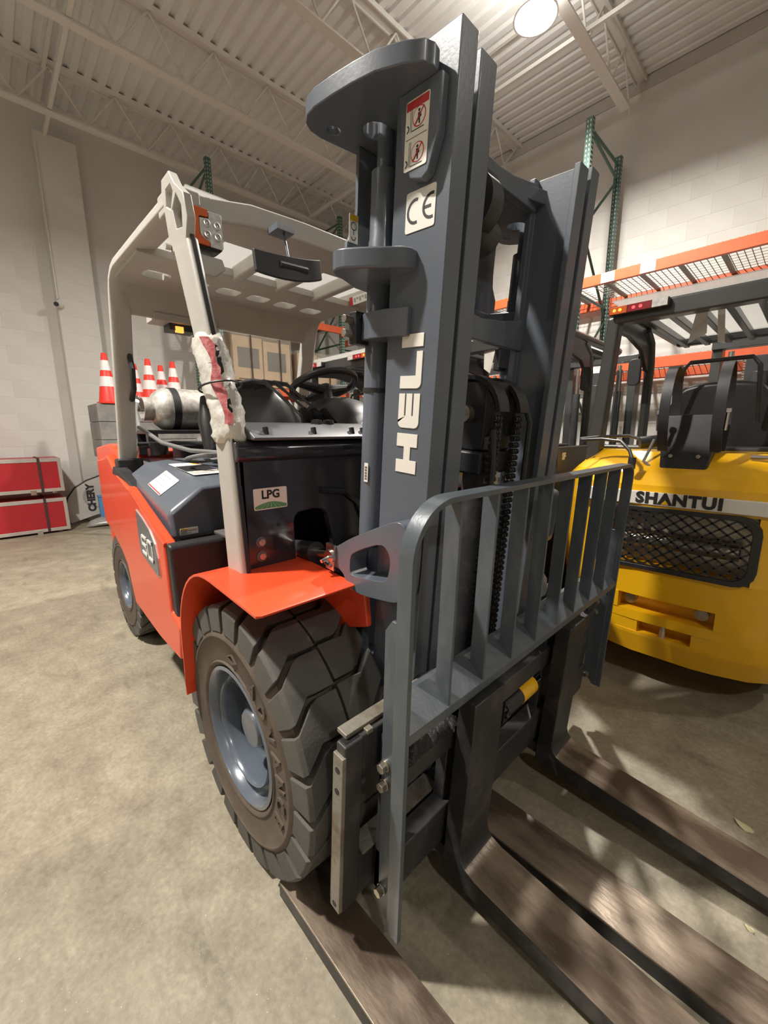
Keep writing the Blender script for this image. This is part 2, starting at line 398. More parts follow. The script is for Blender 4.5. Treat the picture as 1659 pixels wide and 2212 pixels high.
# high-bay lamps
for i, (x, y, z, pw) in enumerate(LAMPS):
    lab = ['round high-bay lamp glowing under the roof joists', 'round high-bay lamp hanging behind the left edge of the view', 'round high-bay lamp in the front bay over the near side', 'round high-bay lamp in the front bay beside the right wall', 'round high-bay lamp in the far bay beyond the near side'][i]
    t = thing('high_bay_lamp', lab, 'lamp', (x, y, z), group='high-bay lamps')
    O('housing', MB().lathe([(.001, .16), (.09, .16), (.12, .12), (.19, .03), (.20, .0), (.185, -.0), (.185, .01)], ax=2, n=40), 'lampbody', t)
    O('lens', MB().lathe([(.001, -.012), (.12, -.010), (.18, .003)], ax=2, n=40), 'lens', t)
    O('hanger_rod', MB().cyl((0, 0, .16), (0, 0, ZC - z), .008, n=8), 'steelw', t)
    ld = bpy.data.lights.new('lamp_light', 'AREA'); ld.shape = 'DISK'; ld.size = .25; ld.energy = pw; ld.color = LAMP_COL; ld.spread = rad(165)
    lo = bpy.data.objects.new('lamp_light', ld); COL.objects.link(lo); lo.parent = t; lo.location = (0, 0, -.03)
    ud = bpy.data.lights.new('lamp_uplight', 'AREA'); ud.shape = 'DISK'; ud.size = .3; ud.energy = pw * .12; ud.color = LAMP_COL
    uo = bpy.data.objects.new('lamp_uplight', ud); COL.objects.link(uo); uo.parent = t; uo.location = (0, 0, .2); uo.rotation_euler = (pi, 0, 0)

# ================================================================== ORANGE FORKLIFT (origin under front axle)
FL = thing('forklift', 'big orange-red and slate-grey forklift with raised dark mast, nearest the camera', 'forklift', (0, 0, 0))
T = rad(4.4)
MM = Matrix(((cos(T), 0, sin(T), 0), (0, 1, 0, 0), (-sin(T), 0, cos(T), 0), (0, 0, 0, 1)))   # mast frame (u,v,w) -> world
def mm(): return MB(MM)

# ---- wheels
def make_wheel(name, R, W, rr, N, parent, loc, rz, lugs2=True, txt=None):
    """local: axis Y, outer side -Y"""
    h = W / 2; k = R / .42
    rim = MB().lathe([(rr * 1.0, -h + .012), (rr * 1.03, -h + .004), (rr * 1.035, -h - .004), (rr * .985, -h - .007), (rr * .955, -h + .0), (rr * .93, -h + .020 * k), (rr * .90, -h + .044 * k), (rr * .87, -h + .050 * k), (rr * .82, -h + .050 * k), (rr * .795, -h + .040 * k), (rr * .785, -h + .018 * k), (rr * .772, -h + .012 * k), (rr * .757, -h + .016 * k), (rr * .75, -h + .03 * k), (rr * .745, -h + .08 * k), (rr * .735, -h + .155 * k), (rr * .70, -h + .162 * k), (rr * .69, -h + .18 * k), (rr * .95, -h + .2 * k), (rr, h)], n=72)
    wh = O(name, rim, 'rim', parent, ang=50); wh.location = loc; wh.rotation_euler = (0, 0, rz)
    O('wheel_disc', MB().prism([arc(0, 0, rr * .72, 0, 360, 36)[:-1]] + [arc(rr * .47 * cos(a), rr * .47 * sin(a), rr * .10, 0, 360, 10)[:-1][::-1] for a in [2 * pi * q_ / 6 for q_ in range(6)]], 1, -h + .150 * k, -h + .165 * k), 'slate', wh, bevel=.003)
    hub = MB().lathe([(.0005, -h + .036 * k), (.056 * k, -h + .038 * k), (.064 * k, -h + .048 * k), (.066 * k, -.01), (.085 * k, .0), (.085 * k, .035)], n=32)
    O('hub', hub, 'slate', wh, ang=40)
    nut = None
    for i in range(10):
        a = 2 * pi * i / 10
        if nut is None: nut = O('wheel_nut', MB().cyl((0, .0, 0), (0, -.03, 0), .011 * k, n=6).cyl((0, -.03, 0), (0, -.045, 0), .006 * k, n=8), 'zinc', wh); q = nut
        else: q = clone(nut)
        q.location = (cos(a) * .100 * k, -h + .152 * k, sin(a) * .100 * k)
    ri = R - .035 * k; rs = R * .795
    car = MB().lathe([(rr * .99, -h + .01), (rr * 1.06, -h - .002), (rr * 1.09, -h - .008), (rr * 1.11, -h - .009), (rr * 1.13, -h - .004), (rr * 1.18, -h - .006), (rs * .955, -h - .008), (rs * .965, -h - .012), (rs * .98, -h - .012), (rs * 1.005, -h - .004), (ri, -h + .012), (ri, h - .012), (rs, h + .004), (rr * 1.1, h + .002), (rr, h - .01)], n=72)
    O('tyre', car, 'sidewall', wh, ang=50)
    p = 2 * pi / N
    # station: radius, y, s0, s1 (s in fractions of pitch)
    st = [(R * .805, -h - .009, .0, .80, R * .79, -h + .004), (R * .98, -h - .006, .0, .80, ri * .98, -h + .02), (R, -h + .006, .03, .83, ri - .004, -h + .02), (R, -h + .062 * k, .44, 1.25, ri - .004, -h + .062 * k), (R, -h + .085 * k, .42, 1.33, ri - .004, -h + .085 * k), (R, -.003, .42, 1.33, ri - .004, -.003)]
    def lug(sgn, off):
        m_ = MB(); L_ = []
        for (ro, yo, s0, s1, r_i, yi) in st:
            ring = []
            for j in range(4):
                a = (s0 + (s1 - s0) * j / 3) * p; ring.append((ro, yo, a))
            for j in range(3, -1, -1):
                a = (s0 + (s1 - s0) * j / 3) * p; ring.append((r_i, yi, a))
            L_.append([Vector((r * cos(sgn * a + off), sgn * y, r * sin(sgn * a + off))) for r, y, a in ring])
        m_.loft(L_); return m_
    A = O('tread_block', lug(1, 0), 'rubber', wh, bevel=.0035 * k, seg=1, ang=30)
    A2 = O('tread_block', lug(-1, p * .82), 'rubber', wh, bevel=.0035 * k, seg=1, ang=30)
    for i in range(1, N):
        clone(A, rot=(0, -i * p, 0)); clone(A2, rot=(0, -i * p, 0))
    if txt:
        rt = R * .66
        for i, ch in enumerate(txt[0]):
            a = rad(txt[1] - txt[2] * i)
            o = Vector((rt * cos(a), -h - .0095, rt * sin(a)))
            O('raised_letter', MB().text(ch, ( .060) * k, frame(o, (sin(a), 0, -cos(a)), (cos(a), 0, sin(a))), .006, .0015), 'sidewall', wh, smooth=False)
        a = rad(txt[1] + txt[2] * 2.0); o = Vector((rt * cos(a), -h - .0095, rt * sin(a)))
        X = frame(o, (sin(a), 0, -cos(a)), (cos(a), 0, sin(a)))
        out = [(-.03, 0), (0, .018), (.03, 0), (0, -.018)]; inn = [(x * .72, y * .72) for x, y in out]
        m_ = MB(); m_.prism([out, inn], 2, -.003, .003, fn=lambda q: X @ q)
        O('raised_diamond', m_, 'sidewall', wh, smooth=False)
    return wh
make_wheel('front_wheel', .42, .30, .215, 22, FL, (0, -.555, .42), 0, txt=('ADVANCE', 58, 13.5))
make_wheel('front_wheel', .42, .30, .215, 22, FL, (0, .555, .42), pi)
make_wheel('rear_wheel', .355, .20, .16, 20, FL, (-1.97, -.50, .355), 0)
make_wheel('rear_wheel', .355, .20, .16, 20, FL, (-1.97, .50, .355), pi)

# ---- chassis
O('chassis', MB().box((-2.3, -.38, .25), (.12, .38, .92)).box((-.42, -.39, .30), (.05, .39, .93)).box((-.30, -.29, .28), (.19, .29, .93)), 'black', FL, bevel=.01)
O('axle', MB().cyl((0, -.50, .42), (0, .50, .42), .11, n=24).cyl((-1.97, -.42, .355), (-1.97, .42, .355), .07), 'black', FL)
O('counterweight', MB().prism([(-2.05, -.50), (-2.45, -.585), (-2.62, -.42), (-2.66, 0), (-2.62, .42), (-2.45, .585), (-2.05, .50)], 2, .72, 1.24).prism([(-2.36, -.57), (-2.46, -.57), (-2.62, -.42), (-2.66, 0), (-2.62, .42), (-2.46, .57), (-2.36, .57)], 2, .30, .73), 'orange', FL, bevel=.03, seg=3)
# red side covers, plane .063x + y = -.7515
side = [(-2.047, 1.207), (-1.85, 1.235), (-1.62, 1.15), (-1.219, 1.09), (-.54, .944), (-.535, .665), (-.415, .64), (-.462, .488), (-.832, .441), (-1.42, .409), (-1.556, .604), (-1.72, .66), (-2.10, .72), (-2.36, .73), (-2.42, .90), (-2.40, 1.18)]
for s in (-1, 1):
    def sk(q, s=s): return Vector((q.x, s * (.7515 + .063 * q.x - q.y), q.z))
    m_ = MB().prism(side, 1, 0, .05, fn=sk)
    O('side_cover', m_, 'orange', FL, bevel=.012, seg=2)
    # top bevel surface between outer edge and hood
    m_ = MB()
    a = [(-1.219, 1.092), (-.535, .946)]
    L0 = [Vector((x, s * (.7515 + .063 * x), z)) for x, z in a]; L1 = [Vector((-1.289, s * .625, 1.085)), Vector((-.565, s * .665, .943))]
    m_.add([L0[0], L0[1], L1[1], L1[0], L0[0] - Vector((0, 0, .018)), L0[1] - Vector((0, 0, .018)), L1[1] - Vector((0, 0, .018)), L1[0] - Vector((0, 0, .018))], [(0, 1, 2, 3), (4, 7, 6, 5), (0, 4, 5, 1), (1, 5, 6, 2), (2, 6, 7, 3), (3, 7, 4, 0)])
    O('side_cover_ledge', m_, 'orange', FL, bevel=.004)
    O('rear_fairing', MB().prism([(-2.38, 1.17), (-1.60, 1.14), (-1.62, 1.17), (-1.80, 1.26), (-2.0, 1.30), (-2.38, 1.27)], 1, s * .60, s * .52), 'orange', FL, bevel=.015)
    O('footwell_trim', MB().prism([(-1.66, 1.135), (-1.24, 1.085), (-1.30, 1.12), (-1.62, 1.18)], 1, s * .652, s * .585), 'plastic', FL, bevel=.006)
    # black step box
    bx = [(-.56, .942), (-.515, .942), (-.50, .93), (-.485, .62), (-.40, .50), (-.56, .50)]
    O('step', MB().box((-.50, s * .68, .46), (-.30, s * .40, .52)), 'black', FL, bevel=.004)
    O('step_box', MB().prism(bx, 1, s * .708, s * .46), 'plastic', FL, bevel=.012)
# 50 badge on the near cover
def bp(x, z, off=.004): return Vector((x, -(.7515 + .063 * x) - off, z))
def badge_poly(pts, off, m_, th=.004):
    n = len(pts); vs = [bp(x, z, off) for x, z in pts] + [bp(x, z, off - th) for x, z in pts]
    m_.add(vs, [tuple(range(n)), tuple(range(2 * n - 1, n - 1, -1))] + [(i, (i + 1) % n, n + (i + 1) % n, n + i) for i in range(n)])
bpts = [(-1.03, 1.012), (-.90, .995), (-.76, .962), (-.675, .915), (-.648, .86), (-.640, .780), (-.70, .776), (-1.005, .800), (-1.03, .86)]
cx = sum(p[0] for p in bpts) / 9; cz = sum(p[1] for p in bpts) / 9
m_ = MB(); badge_poly(bpts, .004, m_); m_.m(1); badge_poly([(cx + (x - cx) * .965, cz + (z - cz) * .95) for x, z in bpts], .006, m_)
m_.m(2)
def tline(m_, pts, w_, off):
    for (a, b) in zip(pts, pts[1:]):
        d = Vector((b[0] - a[0], b[1] - a[1])).normalized(); nn = Vector((-d[1], d[0])) * w_ / 2; d = d * w_ / 2
        badge_poly([(a[0] - d[0] + nn[0], a[1] - d[1] + nn[1]), (b[0] + d[0] + nn[0], b[1] + d[1] + nn[1]), (b[0] + d[0] - nn[0], b[1] + d[1] - nn[1]), (a[0] - d[0] - nn[0], a[1] - d[1] - nn[1])], off, m_, .003)
tline(m_, [(-.845, .905), (-.94, .905), (-.94, .868), (-.845, .868), (-.845, .828), (-.94, .828)], .013, .009)
tline(m_, [(-.815, .905), (-.725, .905), (-.725, .828), (-.815, .828), (-.815, .905)], .013, .009)
O('badge', m_, ['alu', 'slate', 'white'], FL, smooth=False)

# ---- hood
fr = [(-.645, .915), (-.645, 1.03), (-.50, 1.137), (-.30, 1.142), (.30, 1.142), (.50, 1.137), (.645, 1.03), (.645, .915)]
re = [(-.625, 1.05), (-.612, 1.14), (-.525, 1.205), (-.36, 1.222), (.36, 1.222), (.525, 1.205), (.612, 1.14), (.625, 1.05)]
L0 = [Vector((-.67 if i in (0, 7) else -.70, *p)) for i, p in enumerate(fr)]
L1 = [Vector((-1.45, *p)) for p in re]
O('hood', MB().loft([L0, L1]), 'slate', FL, bevel=.022, seg=4)
O('rear_hood', MB().box((-2.35, -.50, .95), (-1.46, .50, 1.20)), 'dark', FL, bevel=.05, seg=4)
O('floor_plate', MB().box((-.72, -.42, .88), (-.1, .42, .93)), 'black', FL, bevel=.004)
O('floor_mat', MB().box((-.60, -.50, .935), (-.36, .50, .95)), 'rubber', FL, bevel=.004)
# hood stickers
def quad_sticker(name, p0, ex, ey, w_, h_, fn, parent=FL, mats=('white', 'ink', 'redink', 'yellowink')):
    X = frame(Vector(p0), ex, ey); m_ = MB()
    m_.prism(rrect(-w_ / 2, -h_ / 2, w_ / 2, h_ / 2, min(w_, h_) * .06, 2), 2, 0, .0012, fn=lambda q: X @ q)
    class S:
        def rect(s, x0, y0, x1, y1, mi): m_.m(mi); m_.prism([(x0, y0), (x1, y0), (x1, y1), (x0, y1)], 2, .0013, .0018, fn=lambda q: X @ q)
        def poly(s, pts, mi, dz=0): m_.m(mi); m_.prism(pts, 2, .0013 + dz, .0018 + dz, fn=lambda q: X @ q)
        def text(s, t, size, x, y, mi, bold=0, sx=1): m_.m(mi); m_.text(t, size, X @ Matrix.Translation((x, y, .0016)), .0006, bold, sx=sx)
    fn(S(), w_, h_)
    return O(name, m_, list(mats), parent, smooth=False)
nh = Vector((0, -.105, .142)).cross(Vector((1, 0, 0)))
def st_a(S, w_, h_):
    S.rect(-w_ / 2 + .004, -h_ / 2 + .003, w_ / 2 - .004, -h_ / 2 + .009, 2)
    for i in range(4):
        for j in range(3): S.rect(-w_ / 2 + .014 + i * .034, h_ / 2 - .024 - j * .024, -w_ / 2 + .034 + i * .034 - .004 * (j == 1), h_ / 2 - .019 - j * .024, 1)
quad_sticker('load_table_sticker', (-1.0149, -.5633, 1.1287), (.226, -.011, -.0338), (.015, .090, .065), .225, .11, st_a, mats=('white', 'greyink', 'redink', 'yellowink'))
def st_b(S, w_, h_):
    S.rect(-w_ / 2 + .001, -.085, w_ / 2 - .001, .085, 1); S.rect(.03, .11, .07, h_ / 2 - .004, 3)
    for i in range(4): S.rect(-w_ / 2 + .01, -.16 + .018 * i, w_ / 2 - .03, -.157 + .018 * i, 1)
quad_sticker('warning_sticker', (-1.077, -.385, 1.183), (0, 1, .025), (-1, .09, .0915), .15, .38, st_b, mats=('white', 'plastic', 'redink', 'yellowink'))
def st_c(S, w_, h_):
    S.rect(-w_ / 2 + .002, -h_ / 2 + .002, -w_ / 2 + .028, h_ / 2 - .006, 1); S.rect(-w_ / 2 + .002, h_ / 2 - .006, -.0, h_ / 2 - .001, 3)
    S.rect(-.01, .0, w_ / 2 - .006, .005, 1); S.rect(-.01, -.01, .008, -.006, 1)
quad_sticker('tank_sticker', (-.6745, -.575, .948), (0, 1, -.0), (-.03, 0, 1), .075, .028, st_c, mats=('white', 'greyink', 'redink', 'yellowink'))
# hose coil on the hood and feed hose
pts = [(-1.05 + .085 * cos(t), -.33 + .10 * sin(t), 1.235 + .02 * cos(t)) for t in [rad(a) for a in range(0, 360, 15)]]
O('hose_coil', MB().tube(pts, .011, 10, closed=True), 'hose', FL)
O('valve_hose', MB().tube([(-1.84, -.44, 1.55), (-1.72, -.48, 1.50), (-1.6, -.50, 1.40), (-1.4, -.44, 1.31), (-1.2, -.36, 1.27), (-1.0, -.27, 1.26)], .012, 10), 'hose', FL)

# ---- front cowl
prof = [(-.462, .935), (-.462, 1.06)] + arc(-.432, 1.075, .03, 180, 90, 4) + [(-.385, 1.108)] + arc(-.37, 1.06, .045, 90, 20, 4) + [(-.30, .935)]
outl = [(-.64, .945)] + prof + [(.30, .935), (.30, 1.10), (.462, 1.10), (.462, .935), (.64, .945), (.64, 1.285), (-.64, 1.285)]
O('front_cowl', MB().prism(outl, 0, -.03, 0), 'dark', FL, bevel=.006)
O('cowl_ridge', MB().prism([(-.03, 1.275), (.0, 1.275), (.010, 1.285), (.016, 1.300), (.014, 1.318), (.0, 1.335), (-.10, 1.345), (-.10, 1.275)], 1, -.645, .645), 'dark', FL, bevel=.006, seg=3)
for s in (-1, 1): O('cowl_side_plate', MB().prism([(-.12, .93), (0, .93), (.0, 1.30), (-.12, 1.33)], 1, s * .64, s * .62), 'dark', FL, bevel=.004)
O('cowl_inner', MB().box((-.42, -.50, .60), (-.28, .50, 1.28)), 'black', FL, bevel=.01)
# pressed arch rib on the cowl
O('cowl_rib', MB().tube([(.004, -.36, 1.17), (.004, -.26, 1.155), (.004, -.20, 1.11), (.004, -.17, 1.04), (.004, -.15, .96)], .012, 8), 'dark', FL)
O('dash_panel', MB().prism([(.03, 1.338), (.035, 1.346), (-.04, 1.388), (-.14, 1.395), (-.14, 1.345)], 1, -.60, .60), 'panelgrey', FL, bevel=.008, seg=3)
for y in (-.55, -.38, -.22, -.17): O('dash_hole', MB().cyl((.012, y, 1.348), (.006, y, 1.376), .009, n=12), 'ink', FL)
for z in (1.03, .985):
    b_ = O('cowl_bolt', MB().cyl((0, -.585, z), (.003, -.585, z), .017, n=20).m(1).cyl((.003, -.585, z), (.010, -.585, z), .011, n=6), ['slate', 'zinc'], FL)
O('cowl_hole', MB().cyl((0, -.50, 1.10), (.0015, -.50, 1.10), .006, n=12).cyl((0, -.52, 1.075), (.0015, -.52, 1.075), .008, n=12), 'ink', FL)
def st_l(S, w_, h_):
    x0, y0, x1, y1 = -w_ / 2 + .003, -h_ / 2 + .003, w_ / 2 - .003, h_ / 2 - .003
    hill = [(x0, y0), (x1, y0), (x1, y0 + .008)] + [(x1 - (x1 - x0) * i / 10, y0 + .008 + .012 * sin(pi * i / 10)) for i in range(1, 10)] + [(x0, y0 + .008)]
    S.poly(hill, 2)
    for i in (-3, -2, -1, 0, 1, 2, 3):
        S.poly([(i * .018 - .0004, y0), (i * .018 + .0004, y0), (i * .006 + .0003, y0 + .018), (i * .006 - .0003, y0 + .018)], 0, .0006)
    S.text('LPG', .036, 0, .012, 1, .0012)
quad_sticker('fuel_sticker', (.0005, -.543, 1.162), (0, 1, 0), (0, 0, 1), .113, .066, st_l, mats=('white', 'ink', 'greenink', 'yellowink'))

# ---- front fenders
for s in (-1, 1):
    m_ = MB(); th = .008
    path = [(.285, .930), (.28, .933), (.20, .938), (.0, .950)] + [(-.04 - .285 * sin(rad(a_)), .62 + .330 * cos(rad(a_))) for a_ in range(0, 91, 9)] + [(-.33, .52), (-.325, .42)]
    NP = len(path); yo = [.75] * NP; yo[0] = .735
    L_ = []
    for i, (x, z) in enumerate(path):
        d = Vector((path[min(i + 1, NP - 1)][0] - path[max(i - 1, 0)][0], path[min(i + 1, NP - 1)][1] - path[max(i - 1, 0)][1])).normalized(); nx, nz = d.y, -d.x
        nx, nz = (-nx, -nz) if nz < 0 else (nx, nz)
        yi = .44 if i < 13 else .60
        if i == NP - 1: yi = .68
        L_.append([Vector((x, s * yo[i], z)), Vector((x, s * yi, z)), Vector((x - nx * th, s * yi, z - nz * th)), Vector((x - nx * th, s * yo[i], z - nz * th))])
    m_.loft(L_)
    O('front_fender', m_, 'orange', FL, bevel=.003, ang=45)
    O('inner_fender', MB().prism([(-.02, .66), (.12, .70), (.20, .76), (.31, .80), (.30, .90), (.16, .905), (-.02, .90)], 1, s * .425, s * .405), 'orange', FL, bevel=.006)
# ---- overhead guard
G = []
for s in (-1, 1):
    # front post: slanted box from cowl to roof
    b0 = [(-.088, .628), (-.088, .660), (.022, .660), (.022, .628)]
    t0 = [(-.375, .598), (-.375, .637), (-.245, .637), (-.245, .598)]; t1_ = [(-.122, .622), (-.122, .655), (-.022, .655), (-.022, .622)]
    L_ = [[Vector((x, s * y, .915)) for x, y in b0], [Vector((x, s * y, 1.40)) for x, y in t1_], [Vector((x, s * y, 1.95)) for x, y in t0]]
    O('front_post', MB().loft(L_), 'guard', FL, bevel=.014, seg=3)
    O('post_trim', MB().loft([[Vector((xr + a, s * y, z)) for a, y in ((-.004, yo_ - .014), (.004, yo_ - .014), (.004, yo_ - .002), (-.004, yo_ - .002))] for z, xr, yo_ in ((.93, .022, .648), (1.40, -.022, .645), (1.95, -.245, .628))]), 'plastic', FL)
    # windowed head of the post
    out = [(-.385, 1.93), (-.25, 1.93), (-.225, 1.99), (-.245, 2.06), (-.31, 2.11), (-.345, 2.155), (-.415, 2.155), (-.425, 2.12)]
    w1 = [(-.385, 2.115), (-.34, 2.115), (-.325, 2.09), (-.355, 2.05), (-.39, 2.07)]; w2 = [(-.34, 2.045), (-.30, 2.075), (-.265, 2.03), (-.27, 1.975), (-.32, 1.985)]
    O('post_head', MB().prism([out, w1[::-1], w2[::-1]], 1, s * .637, s * .610), 'guard', FL, bevel=.004)
    # side rail and rear post
    rail = [(-.40, .555, 2.155), (-.40, .615, 2.155), (-.40, .62, 2.135), (-.40, .62, 2.08), (-.40, .60, 2.075), (-.40, .555, 2.11)]
    def ring(cx, cz, ax, az):   # section perpendicular to travel; (ax,az) outward normal in xz
        out = []
        for (o_, y) in ((0, .52), (0, .595), (-.015, .615), (-.05, .618), (-.06, .60), (-.045, .52)):
            out.append(Vector((cx + ax * o_, s * y, cz + az * o_)))
        return out
    st_ = [(-.40, 2.155, 0, 1), (-.8, 2.168, 0, 1), (-1.24, 2.178, -.05, 1), (-1.31, 2.165, -.35, .93), (-1.37, 2.13, -.7, .7), (-1.41, 2.07, -.93, .35), (-1.44, 1.98, -1, .2), (-1.56, 1.55, -1, .25), (-1.68, 1.14, -1, .27)]
    O('guard_rail', MB().loft([ring(*q) for q in st_]), 'guard', FL, bevel=.008, ang=40, seg=2)
    O('post_foot', MB().box((-1.68, s * .63, 1.10), (-1.58, s * .50, 1.22)), 'plastic', FL, bevel=.01)
    for z in (2.0, 1.92): O('post_bolt', MB().cyl((-.33 - (2.0 - z) * .6 - .05, s * .640, z - .05), (-.33 - (2.0 - z) * .6 - .05, s * .655, z - .05), .010, n=10), 'guard', FL)
O('door_catch', MB().tube([(-1.52, -.54, 1.78), (-1.45, -.54, 1.77), (-1.42, -.54, 1.70), (-1.44, -.54, 1.60), (-1.50, -.54, 1.55), (-1.56, -.54, 1.54)], .014, 8), 'plastic', FL, bevel=0)
fb = [(-.43, -.615), (-.42, -.50), (-.355, -.36), (-.335, -.15), (-.335, .15), (-.355, .36), (-.42, .50), (-.43, .615), (-.545, .615), (-.545, -.615)]
holes = []
O('front_beam', MB().prism(fb, 2, 2.085, 2.160), 'guard', FL, bevel=.01)
for y in (-.40, -.165, .065, .295):
    O('roof_bar', MB().box((-.93, y - .022, 2.085), (-.53, y + .022, 2.15)), 'guard', FL, bevel=.012)
oh = [rrect(-1.19, y - .058, -1.085, y + .058, .03, 3)[::-1] for y in (-.46, -.28, -.11, .06, .23, .41)]
O('rear_roof_plate', MB().prism([[(-.90, -.60), (-.90, .60), (-1.36, .60), (-1.36, -.60)]] + oh, 2, 2.10, 2.135), 'guard', FL, bevel=.004)
O('rear_valance', MB().loft([[Vector((x, s * .60, z)) for x, z in ((-1.33, 2.12), (-1.36, 2.06), (-1.40, 1.97), (-1.42, 1.97), (-1.40, 2.10), (-1.36, 2.135))] for s in (-1, 1)]), 'guard', FL, bevel=.006)
O('roof_sheet', MB().box((-1.30, -.56, 2.170), (-.42, .56, 2.174)), 'film', FL)
O('beacon_bracket', MB().prism([(-1.52, 1.96), (-1.38, 1.96), (-1.38, 2.0), (-1.52, 2.0)], 1, -.42, -.08), 'guard', FL, bevel=.006)
O('tail_lamp', MB().box((-1.50, -.34, 1.925), (-1.40, -.20, 1.962)).m(1).box((-1.41, -.31, 1.915), (-1.39, -.27, 1.945)), ['plastic', 'amber_lit'], FL)
def st_r(S, w_, h_):
    S.rect(-w_ / 2, -h_ / 2, -w_ / 2 + .03, h_ / 2, 2)
    for i in range(9): S.rect(-w_ / 2 + .04 + i * .024, -h_ / 2 + .012 + .012 * (i % 2), -w_ / 2 + .056 + i * .024, h_ / 2 - .01, 1)
quad_sticker('guard_sticker', (-.75, .516, 2.12), (1, 0, 0), (0, -.1, 1), .26, .045, st_r, mats=('white', 'greyink', 'redink', 'ink'))

# ---- head lamp
hl = O('head_lamp', MB().prism(rrect(-.597, 1.945, -.497, 2.062, .02, 4), 0, -.36, -.30), 'plastic', FL, bevel=.006)
O('amber_lens', MB().prism([(-.594, 2.058), (-.545, 2.058), (-.545, 2.036), (-.57, 2.034), (-.575, 2.03), (-.575, 1.98), (-.565, 1.972), (-.545, 1.966), (-.545, 1.952), (-.585, 1.952), (-.594, 1.965)], 0, -.30, -.292), 'amber', hl, bevel=.002)
O('clear_lens', MB().prism([(-.543, 2.056), (-.505, 2.056), (-.500, 2.05), (-.500, 1.958), (-.505, 1.952), (-.543, 1.952), (-.543, 1.964), (-.562, 1.973), (-.573, 1.982), (-.573, 2.03), (-.543, 2.034)], 0, -.30, -.294), 'clear', hl, bevel=.002)
for y in (-.553, -.520):
    for z in (1.985, 2.018):
        O('led', MB().lathe([(.0135, -.296), (.012, -.290), (.006, -.2895), (.0005, -.292)], (0, y, z), ax=0, n=16), 'chrome', hl)
O('lamp_bracket', MB().prism([(-.60, 1.93), (-.50, 1.93), (-.49, 1.90), (-.53, 1.87), (-.60, 1.87)], 0, -.40, -.31).box((-.40, -.61, 1.92), (-.33, -.58, 2.07)), 'guard', FL, bevel=.004)
# ---- mirror
L_ = []
for i in range(9):
    y = -.425 + .27 * i / 8; b = .02 * (1 - ((i - 4) / 4) ** 2)
    zt = 1.965 + .004 * i - .014 * (1 - ((i - 4) / 4) ** 2); zb = 1.893 + .004 * i - .022 * (1 - ((i - 4) / 4) ** 2)
    L_.append([Vector((-.25 + b, y, zt)), Vector((-.235 + b, y, zt)), Vector((-.225 + b, y, zb)), Vector((-.24 + b, y, zb))])
mi_ = O('mirror', MB().loft(L_), 'mirrorblack', FL, bevel=.004)
O('mirror_stem', MB().cyl((-.30, -.27, 2.09), (-.245, -.28, 1.94), .0045, n=8).box((-.34, -.31, 2.07), (-.27, -.24, 2.09)), 'slate', mi_)
O('mirror_socket', MB().cyl((-.215, -.34, 1.93), (-.215, -.23, 1.935), .012, n=10), 'plastic', mi_)

# ---- wrap around the near post
m_ = MB(); L_ = []
for i in range(26):
    t = i / 25; z = 1.335 + .315 * t; x = -.072 - max(0, z - 1.38) * .42; y = -.645 + .004 * t; ring_ = []
    for j in range(20):
        a = 2 * pi * j / 20
        r = 1 + random.uniform(-.06, .08) + .07 * sin(5 * t * 3 + j)
        if i in (0, 25): r *= .90
        ring_.append(Vector((x + .068 * r * cos(a), y + .020 + .044 * r * sin(a), z + random.uniform(-.006, .006))))
    L_.append(ring_)
wrap = O('plastic_wrap', m_.loft(L_), 'wrap', FL, ang=80)
m_ = MB(); L_ = []
for i in range(12):
    t = i / 11; z = 1.385 + .25 * t; x = -.072 - max(0, z - 1.38) * .42
    a0 = rad(-44 + 8 * sin(i)); a1 = rad(-20 + 7 * sin(i * 2.1)); L_.append([Vector((x + .078 * cos(a) * (1 + random.uniform(-.03, .05)), -.625 + .054 * sin(a) * (1 + random.uniform(-.03, .05)), z)) for a in (a0, (a0 + a1) / 2, a1)])
m_.loft(L_, cap=False, closed=False); O('red_print', m_, 'redfilm', wrap, ang=80)
O('loose_flap', MB().add([(-.07, -.60, 1.40), (.005, -.56, 1.36), (-.055, -.60, 1.33), (-.09, -.62, 1.30)], [(0, 1, 2), (0, 2, 3)]), 'wrap', wrap)
O('tie', MB().tube([(-.115 + .082 * cos(a), -.625 + .056 * sin(a), 1.495 + .012 * cos(a)) for a in [rad(q) for q in range(0, 360, 18)]], .003, 6, closed=True), 'ink', wrap)

# ---- LPG bottle
ty = []
tank = O('gas_bottle', MB().lathe([(.001, -.355), (.05, -.35), (.10, -.33), (.132, -.29), (.138, -.26), (.138, .34), (.12, .38), (.05, .41), (.001, .41)], (-1.9, 0, 1.52), n=40), 'lpg', FL, ang=50)
O('bottle_collar', MB().lathe([(.075, -.33), (.075, -.40), (.068, -.40), (.068, -.33)], (-1.9, 0, 1.52), n=24, closed=True), 'lpg', tank)
O('bottle_valve', MB().cyl((-1.9, -.35, 1.52), (-1.9, -.43, 1.52), .02).cyl((-1.9, -.41, 1.52), (-1.84, -.44, 1.56), .016).cyl((-1.9, -.42, 1.50), (-1.9, -.42, 1.60), .012), 'chrome', tank)
for y in (-.22, .15):
    O('bottle_strap', MB().lathe([(.139, y - .022), (.143, y - .022), (.143, y + .022), (.139, y + .022)], (-1.9, 0, 1.52), n=40, closed=True), 'plastic', FL)
O('bottle_cradle', MB().box((-2.05, -.42, 1.36), (-1.75, .38, 1.385)).box((-2.05, -.42, 1.22), (-2.0, -.36, 1.37)).box((-1.80, -.42, 1.22), (-1.75, -.36, 1.37)).box((-2.05, .3, 1.2), (-1.75, .36, 1.37)).cyl((-1.72, -.52, 1.30), (-1.72, .4, 1.30), .012), 'black', FL, bevel=.004)
